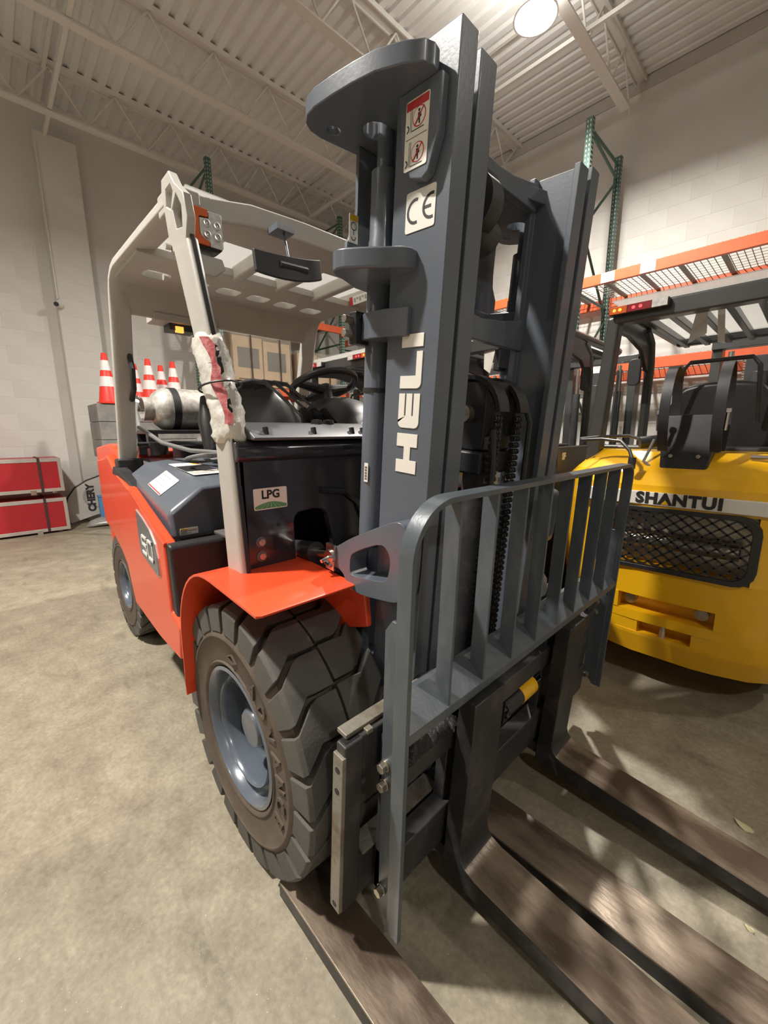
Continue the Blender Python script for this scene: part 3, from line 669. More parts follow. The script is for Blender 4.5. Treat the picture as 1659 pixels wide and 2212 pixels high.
O('vaporiser', MB().cyl((-1.55, -.42, 1.24), (-1.55, -.42, 1.31), .05).box((-1.7, -.30, 1.20), (-1.5, -.1, 1.29)).tube([(-1.6, -.5, 1.28), (-1.5, -.35, 1.31), (-1.3, -.1, 1.29)], .01), 'black', FL)

# ---- seat, wheel, levers
def rbox_loft(x0, x1, sects): pass
m_ = MB(); L_ = []
for (z, y0, y1, x0, x1) in ((1.20, -.20, .32, -1.33, -1.16), (1.30, -.235, .345, -1.36, -1.14), (1.42, -.225, .335, -1.38, -1.16), (1.55, -.19, .30, -1.41, -1.20), (1.63, -.15, .26, -1.43, -1.25), (1.672, -.08, .19, -1.44, -1.30), (1.682, .0, .11, -1.43, -1.33)):
    L_.append([Vector((x, y, z)) for x, y in smoothloop([(x0, y0), (x1, y0), ((x1 - .035), (y0 + y1) / 2), (x1, y1), (x0, y1)], 2)])
seat = O('seat', m_.loft(L_), 'leather', FL, ang=70)
O('seat_cushion', MB().prism(rrect(-1.22, -.22, -.72, .34, .08), 2, 1.21, 1.32), 'leather', FL, bevel=.03, seg=4)
for s in (-.24, .34):
    O('seat_bolster', MB().tube([(-1.20, s, 1.27), (-1.24, s, 1.42), (-1.30, s * .9 + .0, 1.56)], [.045, .05, .03], 12), 'leather', FL)
L_ = []
for i in range(8):
    a = rad(90 * i / 7); x = -.42 - .30 * (1 - cos(a)); 
for (x, zt) in ((-.30, 1.40), (-.34, 1.455), (-.42, 1.50), (-.52, 1.535), (-.62, 1.545), (-.70, 1.53)):
    w0 = .15 - .02 * (x < -.5)
    L_.append([Vector((x, .18 + yy, zz)) for yy, zz in ((-w0, 1.38), (-w0, zt - .06), (-w0 + .05, zt - .012), (0, zt), (w0 - .05, zt - .012), (w0, zt - .06), (w0, 1.38))])
O('steering_column_cowl', MB().loft(L_), 'plastic', FL, bevel=.01, ang=60, seg=3)
n_ = Vector((-.35, 0, .94)).normalized(); e1 = Vector((0, 1, 0)); e2 = n_.cross(e1)
cw = Vector((-.66, .15, 1.60))
sw = O('steering_wheel', MB().tube([cw + (e1 * cos(a) + e2 * sin(a)) * .165 for a in [rad(q) for q in range(0, 360, 12)]], .017, 12, closed=True), 'plastic', FL)
O('spoke', MB().tube([cw - e1 * .16, cw - n_ * .03, cw + e1 * .16], [.016, .03, .016], 10).tube([cw - n_ * .03, cw + e2 * .16], [.03, .014], 10).cyl(cw - n_ * .10, cw - n_ * .0, .035, .03), 'plastic', sw)
for i, (y, kz) in enumerate(((-.225, 1.0), (-.175, 1.0), (-.125, 1.0))):
    m_ = MB().tube([(-.27, y, 1.41), (-.42, y - .045, 1.53), (-.47, y - .06, 1.565), (-.50, y - .10, 1.572), (-.54, y - .18, 1.55)], [.006, .006, .009, .011, .012], 10)
    lv = O('control_lever', m_, 'black', FL, ang=60)
    m_ = MB(); pr = []
    for k_ in range(11): pr += [(.030 - .0013 * k_, .008 * k_), (.023 - .001 * k_, .008 * k_ + .004)]
    m_.lathe([(r, h) for r, h in pr], ax=2, n=16); X = Matrix.Translation((-.25, y + .005, 1.388)) @ Matrix.Rotation(rad(-38), 4, 'Y')
    m_.v = [X @ q for q in m_.v]
    O('lever_boot', m_, 'plastic', lv, ang=20)
    if i == 0: O('lever_grip', MB().tube([(-.545, y - .18, 1.55), (-.565, y - .215, 1.54)], [.016, .018], 12), 'guard', lv)
O('small_knob', MB().lathe([(.001, .02), (.018, .018), (.022, .0)], (-.06, -.32, 1.385), ax=2, n=16).lathe([(.001, .02), (.018, .018), (.022, .0)], (-.06, -.27, 1.385), ax=2, n=16), 'plastic', FL)

# ---- mast
for s in (-1, 1):
    def q(v): return v * s - .014
    oc = [(.227, .364), (.397, .364), (.397, .308), (.379, .308), (.379, .350), (.245, .350), (.245, .308), (.227, .308)]
    O('outer_mast_channel', mm().prism([(u, q(v)) for u, v in oc], 2, .13, 2.19), 'slate', FL, bevel=.003)
    ic = [(.232, .291), (.394, .291), (.394, .231), (.374, .231), (.374, .255), (.252, .255), (.252, .231), (.232, .231)]
    O('inner_mast_channel', mm().prism([(u, q(v)) for u, v in ic], 2, .16, 2.175), 'slate', FL, bevel=.003)
    cyl_ = O('lift_cylinder', mm().lathe([(.001, .45), (.037, .45), (.037, 1.86), (.035, 1.865), (.035, 2.015), (.001, 2.015)], (.150, q(.322 if s < 0 else .385), 0), ax=2, n=32), 'slate', FL, ang=40)
    O('cylinder_rod', mm().cyl((.150, q(.322 if s < 0 else .385), 2.01), (.150, q(.325 if s < 0 else .385), 2.13), .022, n=24), 'slate', cyl_)
    O('cable_tie', mm().lathe([(.0375, 1.485), (.0395, 1.485), (.0395, 1.497), (.0375, 1.497)], (.150, q(.322), 0), ax=2, n=32, closed=True).lathe([(.0375, 1.035), (.0395, 1.035), (.0395, 1.045), (.0375, 1.045)], (.150, q(.322), 0), ax=2, n=32, closed=True), 'ink', cyl_)
    # top plate of inner mast
    tp = [(.30, .30), (.345, .365), (.362, .385), (.366, .405), (.358, .425), (.325, .448), (.267, .473), (.21, .484), (.151, .492), (.09, .497), (.055, .493), (.028, .478), (.012, .455), (.008, .42), (.025, .30), (.06, .18), (.09, .0)]
    h1 = arc(.057, .416, .017, 0, 360, 12)[:-1]; h2 = arc(.135, .345, .034, 0, 360, 14)[:-1]
    O('mast_top_plate', mm().prism([[(u, q(v)) for u, v in tp + [(.20, 0)]], [(u, q(v)) for u, v in h1][::-1], [(u, q(v)) for u, v in h2][::-1]], 2, 2.10, 2.138), 'slate', FL, bevel=.003)
    if s < 0: O('sticker_gusset', mm().prism([(.255, 2.10), (.375, 2.10), (.374, 2.0), (.352, 1.935), (.335, 1.925), (.30, 1.935), (.272, 1.99)], 1, -.402, -.378), 'slate', FL, bevel=.003)
    # outer mast cross bracket B
    br = [(.26, .345), (.312, .352), (.316, .385), (.308, .405), (.243, .452), (.195, .482), (.172, .488), (.150, .482), (.132, .462), (.120, .43), (.085, .36), (.07, .20), (.07, 0), (.11, 0), (.11, .26), (.20, .28)]
    O('mast_bracket', mm().prism([(u, q(v)) for u, v in br], 2, 1.755, 1.800), 'slate', FL, bevel=.006, seg=3)
    # cylinder clamp
    cl = [(.225, .345), (.305, .350), (.308, .378), (.25, .392), (.205, .394), (.16, .388), (.125, .372), (.110, .34), (.15, .30)]
    clamp = O('cylinder_clamp', mm().prism([(u, q(v)) for u, v in cl], 2, 1.615, 1.68), 'slate', FL, bevel=.003)
    O('clamp_plate', mm().box((.120, q(.405), 1.605), (.150, q(.31), 1.685)), 'black', clamp, bevel=.004)
    for w_ in (1.664, 1.630): O('bolt', mm().cyl((.130, q(.40), w_), (.130, q(.430), w_), .0105, n=6), 'zinc', clamp, bevel=.001)
    # tilt lug plate with window, on outer side
    lug_o = smoothloop([(.145, 1.055), (.185, 1.082), (.27, 1.128), (.34, 1.165), (.37, 1.174), (.395, 1.165), (.399, 1.14), (.399, 1.05), (.396, .98), (.385, .962), (.36, .952), (.30, .940), (.25, .930), (.20, .930), (.180, .942), (.150, .975), (.118, .975), (.092, 1.0), (.105, 1.03)], 1)
    lug_i = smoothloop([(.190, 1.03), (.202, 1.044), (.25, 1.072), (.31, 1.100), (.335, 1.092), (.350, 1.065), (.345, 1.025), (.335, 1.005), (.312, .995), (.25, .984), (.20, .975), (.188, .985)], 1)
    O('tilt_lug', mm().prism([[(u, w_) for u, w_ in lug_o], [(u, w_) for u, w_ in lug_i][::-1]], 1, q(.435), q(.372)), 'slate', FL, bevel=.006, seg=3)
    tc = O('tilt_cylinder_rod', mm().cyl((.115, q(.405), 1.005), (-.02, q(.405), .975), .016, n=20).cyl((.105, q(.450), 1.005), (.105, q(.365), 1.005), .022, n=20).box((.085, q(.436), .965), (.125, q(.444), 1.045)), 'chrome', FL)
    O('tilt_cylinder', mm().cyl((-.02, q(.405), .975), (-.34, q(.405), .905), .035, n=24), 'black', tc)
    O('grease_nipple', mm().cyl((.105, q(.445), 1.005), (.105, q(.475), .998), .006, n=8).cyl((.09, q(.447), .985), (.12, q(.451), .985), .008, n=8), 'chrome', tc)
    O('clevis_ear', mm().cyl((.10, q(.36), 1.0), (.10, q(.345), 1.0), .036, n=24), 'orange', tc)
    # foot of mast
    O('mast_support', mm().prism([(q(.384), .730), (q(.22), .550), (q(.22), .44), (q(.27), .44), (q(.384), .60)][::s], 0, .085, .130).prism([(q(.36), .70), (q(.30), .70), (q(.30), .12), (q(.40), .12), (q(.40), .5)][::s], 0, .16, .225), 'slate', FL, bevel=.004)
# transverse members
O('rear_crossmember', mm().prism([(-.352, 2.10), (-.352, 1.95), (-.36, 1.91), (-.385, 1.87), (-.385, 1.80), (.357, 1.80), (.357, 1.87), (.33, 1.91), (.324, 1.95), (.324, 2.10)], 0, .05, .063), 'slate', FL, bevel=.003)
O('upper_crossmember', mm().prism([(-.245, 2.16), (-.245, 2.08), (.23, 2.08), (.23, 2.16), (.16, 2.145), (.08, 2.130), (.0, 2.125), (-.08, 2.130), (-.16, 2.145)], 0, .235, .26), 'slate', FL, bevel=.004)
O('crosshead_roller', mm().cyl((.26, -.13, 1.99), (.26, -.075, 1.99), .075, n=32).box((.22, -.13, 1.93), (.28, -.03, 2.08)).cyl((.25, -.13, 1.96), (.25, -.02, 1.93), .05, n=24), 'carriage', FL)
O('middle_crossmember', mm().prism([(-.28, 1.765), (-.28, 1.66), (.26, 1.66), (.26, 1.765), (.10, 1.735), (-.01, 1.725), (-.12, 1.735)], 0, .235, .26), 'slate', FL, bevel=.004)
O('lower_crossmember', mm().box((.225, -.34, .50), (.26, .31, .66)).box((.225, -.34, .13), (.30, .31, .24)), 'slate', FL, bevel=.004)
def st_hook(S, w_, h_):
    S.rect(-w_ / 2 + .002, h_ / 2 - .016, w_ / 2 - .002, h_ / 2 - .002, 3)
    S.poly(arc(0, .006, .010, 0, 360, 14)[:-1], 1); S.poly(arc(0, .006, .008, 0, 360, 14)[:-1], 0, .0004)
    S.rect(-.001, -.014, .001, -.002, 1); S.poly(arc(0, -.02, .008, 180, 380, 8) + arc(0, -.02, .006, 380, 180, 8), 1)
quad_sticker('hook_sticker', MM @ Vector((.0645, -.366, 1.905)), (0, 1, 0), MM.to_3x3() @ Vector((0, 0, 1)), .030, .068, st_hook)
# letters on the near web
def rotv(pts): return pts
letters = mm(); V0, V1 = -.3782, -.3805
def LQ(pts): letters.prism(pts, 1, V0, V1)
A, B_ = .283, .353
LQ([(A, 1.284), (B_, 1.284), (B_, 1.317), (.331, 1.317), (.331, 1.351), (B_, 1.351), (B_, 1.384), (A, 1.384), (A, 1.351), (.309, 1.351), (.309, 1.317), (A, 1.317)])
e = [(A, 1.398 + .012)] + arc(A + .014, 1.398 + .014, .014, 180, 270, 4) + arc(B_ - .014, 1.398 + .014, .014, 270, 360, 4) + [(B_, 1.482), (.333, 1.482), (.333, 1.428), (.328, 1.428), (.328, 1.482), (.308, 1.482), (.308, 1.428), (.303, 1.428), (.303, 1.482), (A, 1.482)]
LQ(e)
LQ([(A, 1.494)] + arc(B_ - .014, 1.494 + .014, .014, 270, 360, 4) + [(B_, 1.580), (.334, 1.580), (.334, 1.524), (A, 1.524)])
LQ([(A, 1.590), (B_, 1.590), (B_, 1.620), (A, 1.620)])
O('brand_letters', letters, 'white', FL, bevel=.0008, smooth=False)
ey = MM.to_3x3() @ Vector((0, 0, 1)); ex = MM.to_3x3() @ Vector((1, 0, 0))
def st_ce(S, w_, h_):
    c_ = arc(-.012, 0, .026, 75, 285, 14) + arc(-.012, 0, .020, 285, 75, 14); S.poly([(x - .002, y) for x, y in c_], 1)
    c_ = arc(.033, 0, .026, 75, 285, 14) + arc(.033, 0, .020, 285, 75, 14); S.poly([(x, y) for x, y in c_], 1); S.rect(.012, -.003, .032, .003, 1)
quad_sticker('conformity_sticker', MM @ Vector((.316, -.3785, 1.880)), ex, ey, .088, .082, st_ce)
def st_warn(S, w_, h_):
    S.rect(-w_ / 2 + .002, h_ / 2 - .018, w_ / 2 - .002, h_ / 2 - .003, 2)
    S.rect(-w_ / 2 + .003, -.006, w_ / 2 - .003, -.0052, 1)
    for y in (.028, -.036):
        S.poly(arc(.006, y, .0185, 0, 360, 24)[:-1], 2); S.poly(arc(.006, y, .0165, 0, 360, 24)[:-1], 0, .0003)
        S.poly(arc(.006, y + .010, .003, 0, 360, 8)[:-1], 1, .0006)
        S.poly([(.003, y + .006), (.010, y + .006), (.013, y - .002), (.009, y - .004), (.010, y - .014), (.006, y - .014), (.005, y - .006), (-.001, y - .013), (-.004, y - .010), (.003, y - .001)], 1, .0006)
        S.poly([(-.007, y - .014), (-.005, y - .016), (.020, y + .013), (.018, y + .015)], 2, .0009)
        S.rect(-.019, y - .022, -.0182, y + .024, 1); S.rect(-.015, y - .022, -.0142, y + .024, 1); S.poly(arc(-.029, y - .014, .0075, -80, 80, 6) + arc(-.029, y - .014, .005, 80, -80, 6), 1)
        S.rect(-.015, y - .022, .020, y - .0205, 1)
quad_sticker('mast_warning_sticker', MM @ Vector((.3145, -.4025, 2.014)), ex, ey, .066, .128, st_warn)
quad_sticker('barcode_sticker', MM @ Vector((.160, -.3735, 1.262)), ex, ey, .016, .055, lambda S, w_, h_: [S.rect(-.0045, -.020 + .0028 * i, .0045, -.020 + .0028 * i + (.0008 + .0009 * (i % 3 == 0)), 1) for i in range(14)])

# centre lift cylinder, sheaves, chains
O('centre_cylinder', mm().cyl((.30, 0, .2), (.30, 0, 1.42), .055, n=32), 'carriage', FL, bevel=0)
for v in (-.085, .035):
    c_ = arc(.285, 1.44, .115, 160, 5, 14); ci = arc(.285, 1.44, .100, 5, 160, 14)
    sg = O('sheave_guard', mm().prism(c_ + ci, 1, v, v + .055), 'plastic', FL, bevel=.002)
    O('sheave', mm().cyl((.285, v + .01, 1.44), (.285, v + .045, 1.44), .092, n=40), 'carriage', sg)
    O('sheave_pin', mm().cyl((.285, v - .02, 1.44), (.285, v + .06, 1.44), .026, n=24), 'zinc', sg)
    # chain from sheave down to the carriage
    lk = None; m_ = mm()
    for i in range(46):
        w_ = 1.43 - i * .020
        for d_ in ((0, .012), (.014, .026), (.028, .040)):
            off = .0 if i % 2 == 0 else .002
            m_.prism(arc(.380, w_, .0095, 0, 360, 8)[:-1], 1, v + d_[0] + off, v + d_[1] - .003 + off)
        m_.cyl((.380, v - .002, w_), (.380, v + .042, w_), .004, n=6)
    O('lift_chain', m_, 'chain', FL, smooth=False)
O('hydraulic_hose', mm().tube([(.395, .0 - .1, 1.40), (.405, -.1, 1.30), (.405, -.1, .70)], .008, 8).tube([(.36, .11, 1.50), (.395, .11, 1.42), (.40, .11, .70)], .009, 8), 'plastic', FL)
O('crosshead_block', mm().box((.24, -.10, 1.26), (.36, .10, 1.33)).box((.22, -.08, 1.33), (.35, .08, 1.54)), 'black', FL, bevel=.01)
for v in (-.06, -.02, .05): O('chain_anchor', mm().cyl((.37, v, 1.22), (.37, v, 1.27), .008, n=10).cyl((.37, v, 1.235), (.37, v, 1.25), .014, n=6), 'zinc', FL)
O('inner_gusset', mm().box((.30, -.24, .78), (.40, -.225, 1.03)), 'slate', FL)

# ---- carriages
fc = O('fixed_carriage', mm().box((.420, -.665, .585), (.452, .665, .70)).box((.402, -.665, .19), (.452, .665, .33)).prism([[(-.668, .19), (-.612, .19), (-.612, .70), (-.668, .70)]], 0, .420, .455).box((.402, .60, .19), (.452, .665, .70)).box((.35, -.24, .16), (.402, -.20, .72)).box((.35, .17, .16), (.402, .21, .72)), 'carriage', FL, bevel=.005)
m_ = mm()
xs = [(-.678, .0), (-.64, .012), (-.62, .004), (-.58, .012), (-.56, .0), (-.50, .0)]
m_.box((.420, -.676, .20), (.456, -.664, .675)).box((.400, -.650, .700), (.435, -.30, .712)).box((.425, -.60, .686), (.452, -.58, .706)).box((.402, -.60, .328), (.456, -.30, .336))
wp = O('wear_plate', m_, 'rusty', fc, bevel=.002)
for w_ in (.635, .575, .22): O('bolt_hole', mm().cyl((.438, -.676, w_), (.438, -.6772, w_), .008, n=12), 'ink', fc)
sc_ = O('side_shift_carriage', mm().box((.462, -.565, .535), (.515, .72, .612)).box((.462, -.565, .20), (.515, .72, .335)).box((.462, -.33, .20), (.50, -.22, .69)).box((.462, .26, .20), (.50, .37, .69)).box((.462, -.565, .20), (.50, -.50, .69)).box((.462, .68, .20), (.50, .74, .69)), 'carriage', FL, bevel=.005)
m_ = mm(); rows = []
for i in range(48):
    v = -.56 + i * .008; rows.append([Vector((.515 + .004 * random.random(), v, .596 + .004 * random.random())), Vector((.520 + .012 * random.random(), v, .610 + .012 * random.random())), Vector((.500 + .01 * random.random(), v, .622 + .026 * random.random())), Vector((.47, v, .611))])
m_.loft(rows); O('grease_smear', m_, 'grease', sc_, ang=80)
O('side_shift_cylinder', mm().cyl((.49, -.02, .475), (.49, .085, .475), .034, n=24).box((.47, -.03, .43), (.51, .0, .52)).m(1).cyl((.49, .085, .475), (.49, .185, .475), .035, n=24).m(2).cyl((.49, .185, .475), (.49, .25, .475), .014, n=12).m(2).cyl((.51, -.015, .475), (.522, -.015, .475), .016, n=6), ['black', 'yellow', 'chrome'], sc_)
O('carriage_debris', mm().box((.503, -.30, .42), (.506, -.275, .45)), 'rusty', sc_)
# ---- forks
for v in (-.272, .318):
    pr = [(.53, .125), (.53, .68), (.535, .715), (.582, .715), (.585, .60), (.586, .225)] + [(.592, .205), (.606, .190), (.64, .180)] + [(1.20, .172), (1.70, .152), (1.80, .146), (1.80, .138), (1.2, .128), (.60, .112), (.555, .112)]
    m_ = mm().prism(pr, 1, v - .073, v + .073)
    fk = O('fork', m_, ['forkside', 'fork'], FL, bevel=.006, seg=2)
    for p_ in fk.data.polygons:
        if p_.normal.z > .9 and p_.center.x > .60 and p_.center.z < .25: p_.material_index = 1
    O('fork_hook', mm().box((.455, v - .06, .665), (.54, v + .06, .705)).box((.455, v - .06, .14), (.54, v + .06, .185)), 'forkside', fk, bevel=.004)

# ---- load backrest
SHR = Matrix.Identity(4); SHR[0][2] = -.0327; SHR[0][3] = .0327 * .2
def mb2(): return MB(MM @ SHR)
r = .125; vl, vr, wt, tt = -.590, .782, 1.272, .013
outp = [(vl, .155), (vl, wt - r)] + arc(vl + r, wt - r, r, 180, 90, 10)[1:] + [(vr - .06, wt)] + arc(vr - .06, wt - .06, .06, 90, 0, 6)[1:] + [(vr, .22)]
inp = [(vr - tt, .22), (vr - tt, wt - .06)] + arc(vr - .06, wt - .06, .06 - tt, 0, 90, 6)[1:] + [(vl + r, wt - tt)] + arc(vl + r, wt - r, r - tt, 90, 180, 10)[1:] + [(vl + tt, .155)]
bk = O('load_backrest', mb2().prism(outp + inp, 0, .540, .580), 'slate_worn', FL, bevel=.0015, ang=30)
bar = None
for i in range(8):
    v = -.435 + i * .1495
    b_ = O('upright_bar', mb2().prism([(.530, .78), (.572, .76), (.572, 1.20), (.572, wt - tt), (.566, wt - tt), (.548, 1.225), (.530, 1.16)] if False else [(.532, .775), (.575, .75), (.575, wt - tt), (.532, wt - tt)], 1, v, v + .009), 'slate_worn', bk, bevel=.001)
O('lower_rail', mb2().prism([(.578, .725), (.578, .750), (.515, .800), (.500, .800), (.500, .780), (.560, .725)], 1, vl + tt, vr - tt), 'slate_worn', bk, bevel=.002)

for v, b0, b1 in ((vl + .008, .165, 1.005), (vr - .018, .23, .98)):
    sp = O('side_plate', mb2().prism([(.500, b0 + .04), (.540, b0), (.560, b0), (.560, b1), (.520, b1), (.500, b1 - .03)], 1, v, v + .010), 'slate_worn', bk, bevel=.002)
    for w_ in (.635, .583, .262):
        O('bolt', mb2().cyl((.515, v + .001, w_), (.515, v - .006, w_), .014, n=16).cyl((.515, v - .006, w_), (.515, v - .02, w_), .012, n=6), 'zinc', sp, bevel=.001)

# ================================================================== LOOSE FORK SLEEVES ON THE FLOOR
def loose(x0, x1, y0, y1, label):
    t = thing('fork_sleeve', label, 'fork', (x0, (y0 + y1) / 2, 0), group='loose fork sleeves')
    h = (y1 - y0) / 2; L = x1 - x0
    O('top_plate', MB().prism([(0, .045), (L, .045), (L, .053), (0, .053)], 1, -h, h), 'fork', t, bevel=.002)
    for s in (-1, 1): O('side_flange', MB().box((0, s * h, 0), (L, s * (h - .010), .045)), 'forkside', t)
    O('end_stop', MB().box((L - .02, -h + .01, 0), (L, h - .01, .045)), 'forkside', t)
loose(.215, 1.95, -.705, -.572, 'brown steel fork sleeve lying flat on the floor beside the near tyre')
loose(.20, 2.05, -.122, .030, 'brown steel fork sleeve lying on the floor between the two truck forks')

# ================================================================== BACKGROUND FORKLIFTS (local: x lateral, +y forward)
def rear_truck(cx, y0, body, label, text=None, light=True, band='white'):
    t = thing('forklift', label, 'forklift', (cx, y0, 0), group=None)
    def outline(hw, ye, notch=None, z=0, front=.62, back=0.0):
        pts = [(-hw + .03, front), (-hw, .42), (-hw + .03, .24), (-hw + .10, .12), (-hw + .19, .05), (-hw + .30, .015)]
        pts = [(x, y + back if y < .4 else y) for x, y in pts]
        if notch: a, b, d = notch; mid = [(a, .003 + back), (a, d), (b, d), (b, .003 + back)]
        else: mid = [(-.12, .0 + back), (-.10, 0 + back), (.10, 0 + back), (.12, .0 + back)]
        r_ = [(-x, y) for x, y in pts[::-1]]
        return [Vector((x, y, z)) for x, y in pts + mid + r_]
    lay = [(.30, .40, .50, .54, None, .05, .02), (.40, .415, .54, .545, None, .02, .018), (.415, .475, .545, .555, (-.10, .11, .10), .018, .012), (.475, .52, .555, .56, None, .012, .01), (.52, .60, .56, .57, (-.19, .18, .10), .01, .006), (.60, .74, .57, .585, None, .006, .0), (.74, 1.02, .585, .60, (-.30, .27, .13), 0, 0), (1.02, 1.12, .60, .60, None, 0, .01), (1.12, 1.17, .60, .565, None, .01, .05), (1.17, 1.262, .565, .50, None, .05, .18)]
    m_ = MB()
    for z0, z1, h0, h1, nt, b0, b1 in lay:
        m_.loft([outline(h0, 0, nt, z0, .62, b0), outline(h1, 0, nt, z1, .62, b1)])
    cw_ = O('counterweight', m_, body, t, ang=32)
    g = rrect(-.335, .735, .285, 1.025, .07, 4); gi = rrect(-.30, .755, .255, 1.005, .055, 4)
    gr = O('grille_frame', MB().prism([g, gi[::-1]], 1, -.012, .012), 'black', t, bevel=.003)
    m_ = MB()
    def seg(a, b):
        a = Vector(a); b = Vector(b); d = (b - a).normalized(); n = Vector((-d.y, d.x)) * .0035
        m_.prism([tuple(a + n), tuple(b + n), tuple(b - n), tuple(a - n)][::-1], 1, -.004, .004)
    x0, x1, z0, z1 = -.31, .265, .755, 1.005
    for sl in (1, -1):
        c = -1.2
        while c < 1.2:
            # line x = c + sl*(z - z0)*1.25
            pts = []
            za, zb = z0, z1; xa, xb = c, c + 1.25 * (z1 - z0) * 1
            if sl < 0: xa, xb = xb, xa
            # clip in x
            def clip(xa, za, xb, zb):
                t0, t1 = 0., 1.
                dx = xb - xa
                if abs(dx) < 1e-9: return None
                ta, tb = sorted(((x0 - xa) / dx, (x1 - xa) / dx)); t0 = max(t0, ta); t1 = min(t1, tb)
                if t1 - t0 < .05: return None
                return (xa + dx * t0, za + (zb - za) * t0), (xa + dx * t1, za + (zb - za) * t1)
            r_ = clip(xa, za, xb, zb)
            if r_: seg(*r_)
            c += .052
    O('grille_mesh', m_, 'black', gr, smooth=False, kind='stuff')
    O('muffler', MB().cyl((-.24, .07, .86), (.22, .07, .86), .035, n=20).box((-.29, .128, .75), (.26, .124, 1.01)), ['zinc'], gr)
    for x in (-.15, .13): O('lamp_bolt', MB().cyl((x, .11, .56), (x, .06, .56), .025, n=16), 'zinc', t)
    O('tow_pin', MB().cyl((0, .04, .41), (0, .04, .49), .012, n=12), 'alu', t)
    bd = O('name_band', MB().prism([(-.42, 1.035), (.56, 1.03), (.57, 1.085), (-.42, 1.095)], 1, -.006, .03), band, t, bevel=.004)
    if text == 'SHANTUI':
        m_ = MB().text('SHANTUI', .066, frame((-.002, -.0075, 1.063), (1, 0, -.004), (0, 0, 1)), .002, .0034, sx=1.03, sp=1.12)
        m_.m(1).prism([(-.058, 1.042), (-.030, 1.042), (-.044, 1.062)], 1, -.0100, -.0085)
        O('name_lettering', m_, ['ink', 'yellow'], bd, smooth=False)
    for s in (-1, 1):
        O('rear_wheel', MB().lathe([(.001, -.07), (.12, -.07), (.13, -.10), (.24, -.105), (.27, -.08), (.27, .08), (.13, .1), (.001, .1)], (s * .45, .75, .27), ax=0, n=36), 'rubber', t, ang=40)
        O('front_wheel', MB().lathe([(.001, -.07), (.15, -.07), (.17, -.13), (.31, -.13), (.345, -.10), (.345, .10), (.31, .13), (.001, .13)], (s * .46, 2.2, .345), ax=0, n=40), 'rubber', t, ang=40)
        O('body_side', MB().prism([(.6, .45), (1.9, .40), (1.9, .75), (1.5, .82), (.6, 1.18)], 0, s * .56, s * .44), body, t, bevel=.02)
        # rear guard posts
        O('rear_post', MB().loft([[Vector((s * (.48 + a), .36 + b, 1.20)) for a, b in ((-.035, -.04), (.035, -.04), (.035, .04), (-.035, .04))], [Vector((s * (.425 + a), .34 + b, 1.93)) for a, b in ((-.03, -.04), (.03, -.04), (.03, .04), (-.03, .04))]]), 'charcoal', t, bevel=.012)
        O('guard_rail', MB().tube([(s * .425, .36, 1.93), (s * .425, .42, 1.985), (s * .425, .6, 2.0), (s * .42, 1.66, 2.0)], .03, 10).tube([(s * .43, .9, 1.96), (s * .43, 1.01, 1.90), (s * .43, 1.05, 1.78), (s * .43, 1.05, 1.1)], .028, 10), 'charcoal', t, ang=50)
        O('rail_bracket', MB().prism([(.34, 1.87), (.34, 1.99), (.98, 1.97), (1.07, 1.86), (1.07, 1.72), (.98, 1.74), (.85, 1.84), (.6, 1.88)], 0, s * .45, s * .425), 'charcoal', t, bevel=.004)
        mr = O('side_mirror', MB().prism(rrect(s * .47 - .035, 1.64, s * .47 + .035, 1.80, .025, 3), 1, .88, .91), 'mirrorblack', t, bevel=.006)
        O('mirror_arm', MB().tube([(s * .44, 1.03, 1.80), (s * .46, .96, 1.80), (s * .47, .91, 1.74)], .007, 8), 'black', mr)
    O('rear_roof_beam', MB().box((-.43, .30, 1.895), (.43, .38, 1.975)), 'charcoal', t, bevel=.01)
    O('front_roof_beam', MB().box((-.42, 1.62, 1.96), (.42, 1.68, 2.02)), 'charcoal', t, bevel=.01)
    for i in range(7): O('roof_slat', MB().box((-.355 + i * .118 - .016, .36, 1.945), (-.355 + i * .118 + .016, 1.64, 1.985)), 'charcoal', t, bevel=.005)
    O('roof_sheet', MB().box((-.44, .30, 2.005), (.44, 1.68, 2.01)), 'film', t)
    for s in (-1, 1):
        tl = O('tail_lamp', MB().box((s * .435, .262, 1.930), (s * .18, .30, 1.970)), 'plastic', t, bevel=.004)
        O('amber_section', MB().box((s * .432, .256, 1.933), (s * .355, .264, 1.967)), 'amber', tl)
        O('red_section', MB().box((s * .353, .256, 1.933), (s * .25, .264, 1.967)), 'redlens', tl)
        for i_, (xx, mt) in enumerate(((.41, 'amber_lit'), (.385, 'amber_lit'), (.325, 'red_lit'), (.295, 'red_lit'))):
            if light: O('led', MB().cyl((s * xx, .2565, 1.95), (s * xx, .254, 1.95), .0075, n=12), mt, tl)
        O('clear_section', MB().box((s * .248, .256, 1.933), (s * .185, .264, 1.967)), 'clear', tl)
    # bonnet, seat, cowl
    O('bonnet', MB().box((-.45, .55, .9), (.45, 1.35, 1.22)), 'charcoal', t, bevel=.04, seg=3)
    O('deck_strip', MB().box((-.50, .44, 1.20), (.50, .62, 1.28)), 'charcoal', t, bevel=.01)
    O('seat', MB().prism(smoothloop([(-.21, 1.20), (.21, 1.20), (.235, 1.40), (.20, 1.56), (.12, 1.61), (-.12, 1.61), (-.20, 1.56), (-.235, 1.40)], 2), 1, .66, .80), 'leather', t, bevel=.03, seg=3)
    O('seat_hoop', MB().tube([(-.17, .62, 1.40), (-.15, .55, 1.66), (-.12, .55, 1.70), (.12, .55, 1.70), (.15, .55, 1.66), (.17, .62, 1.40)], .010, 8), 'black', t)
    # gas bottle cradle
    X = Matrix.Translation((-.015, .17, 1.29)) @ Matrix.Rotation(rad(-14), 4, 'X')
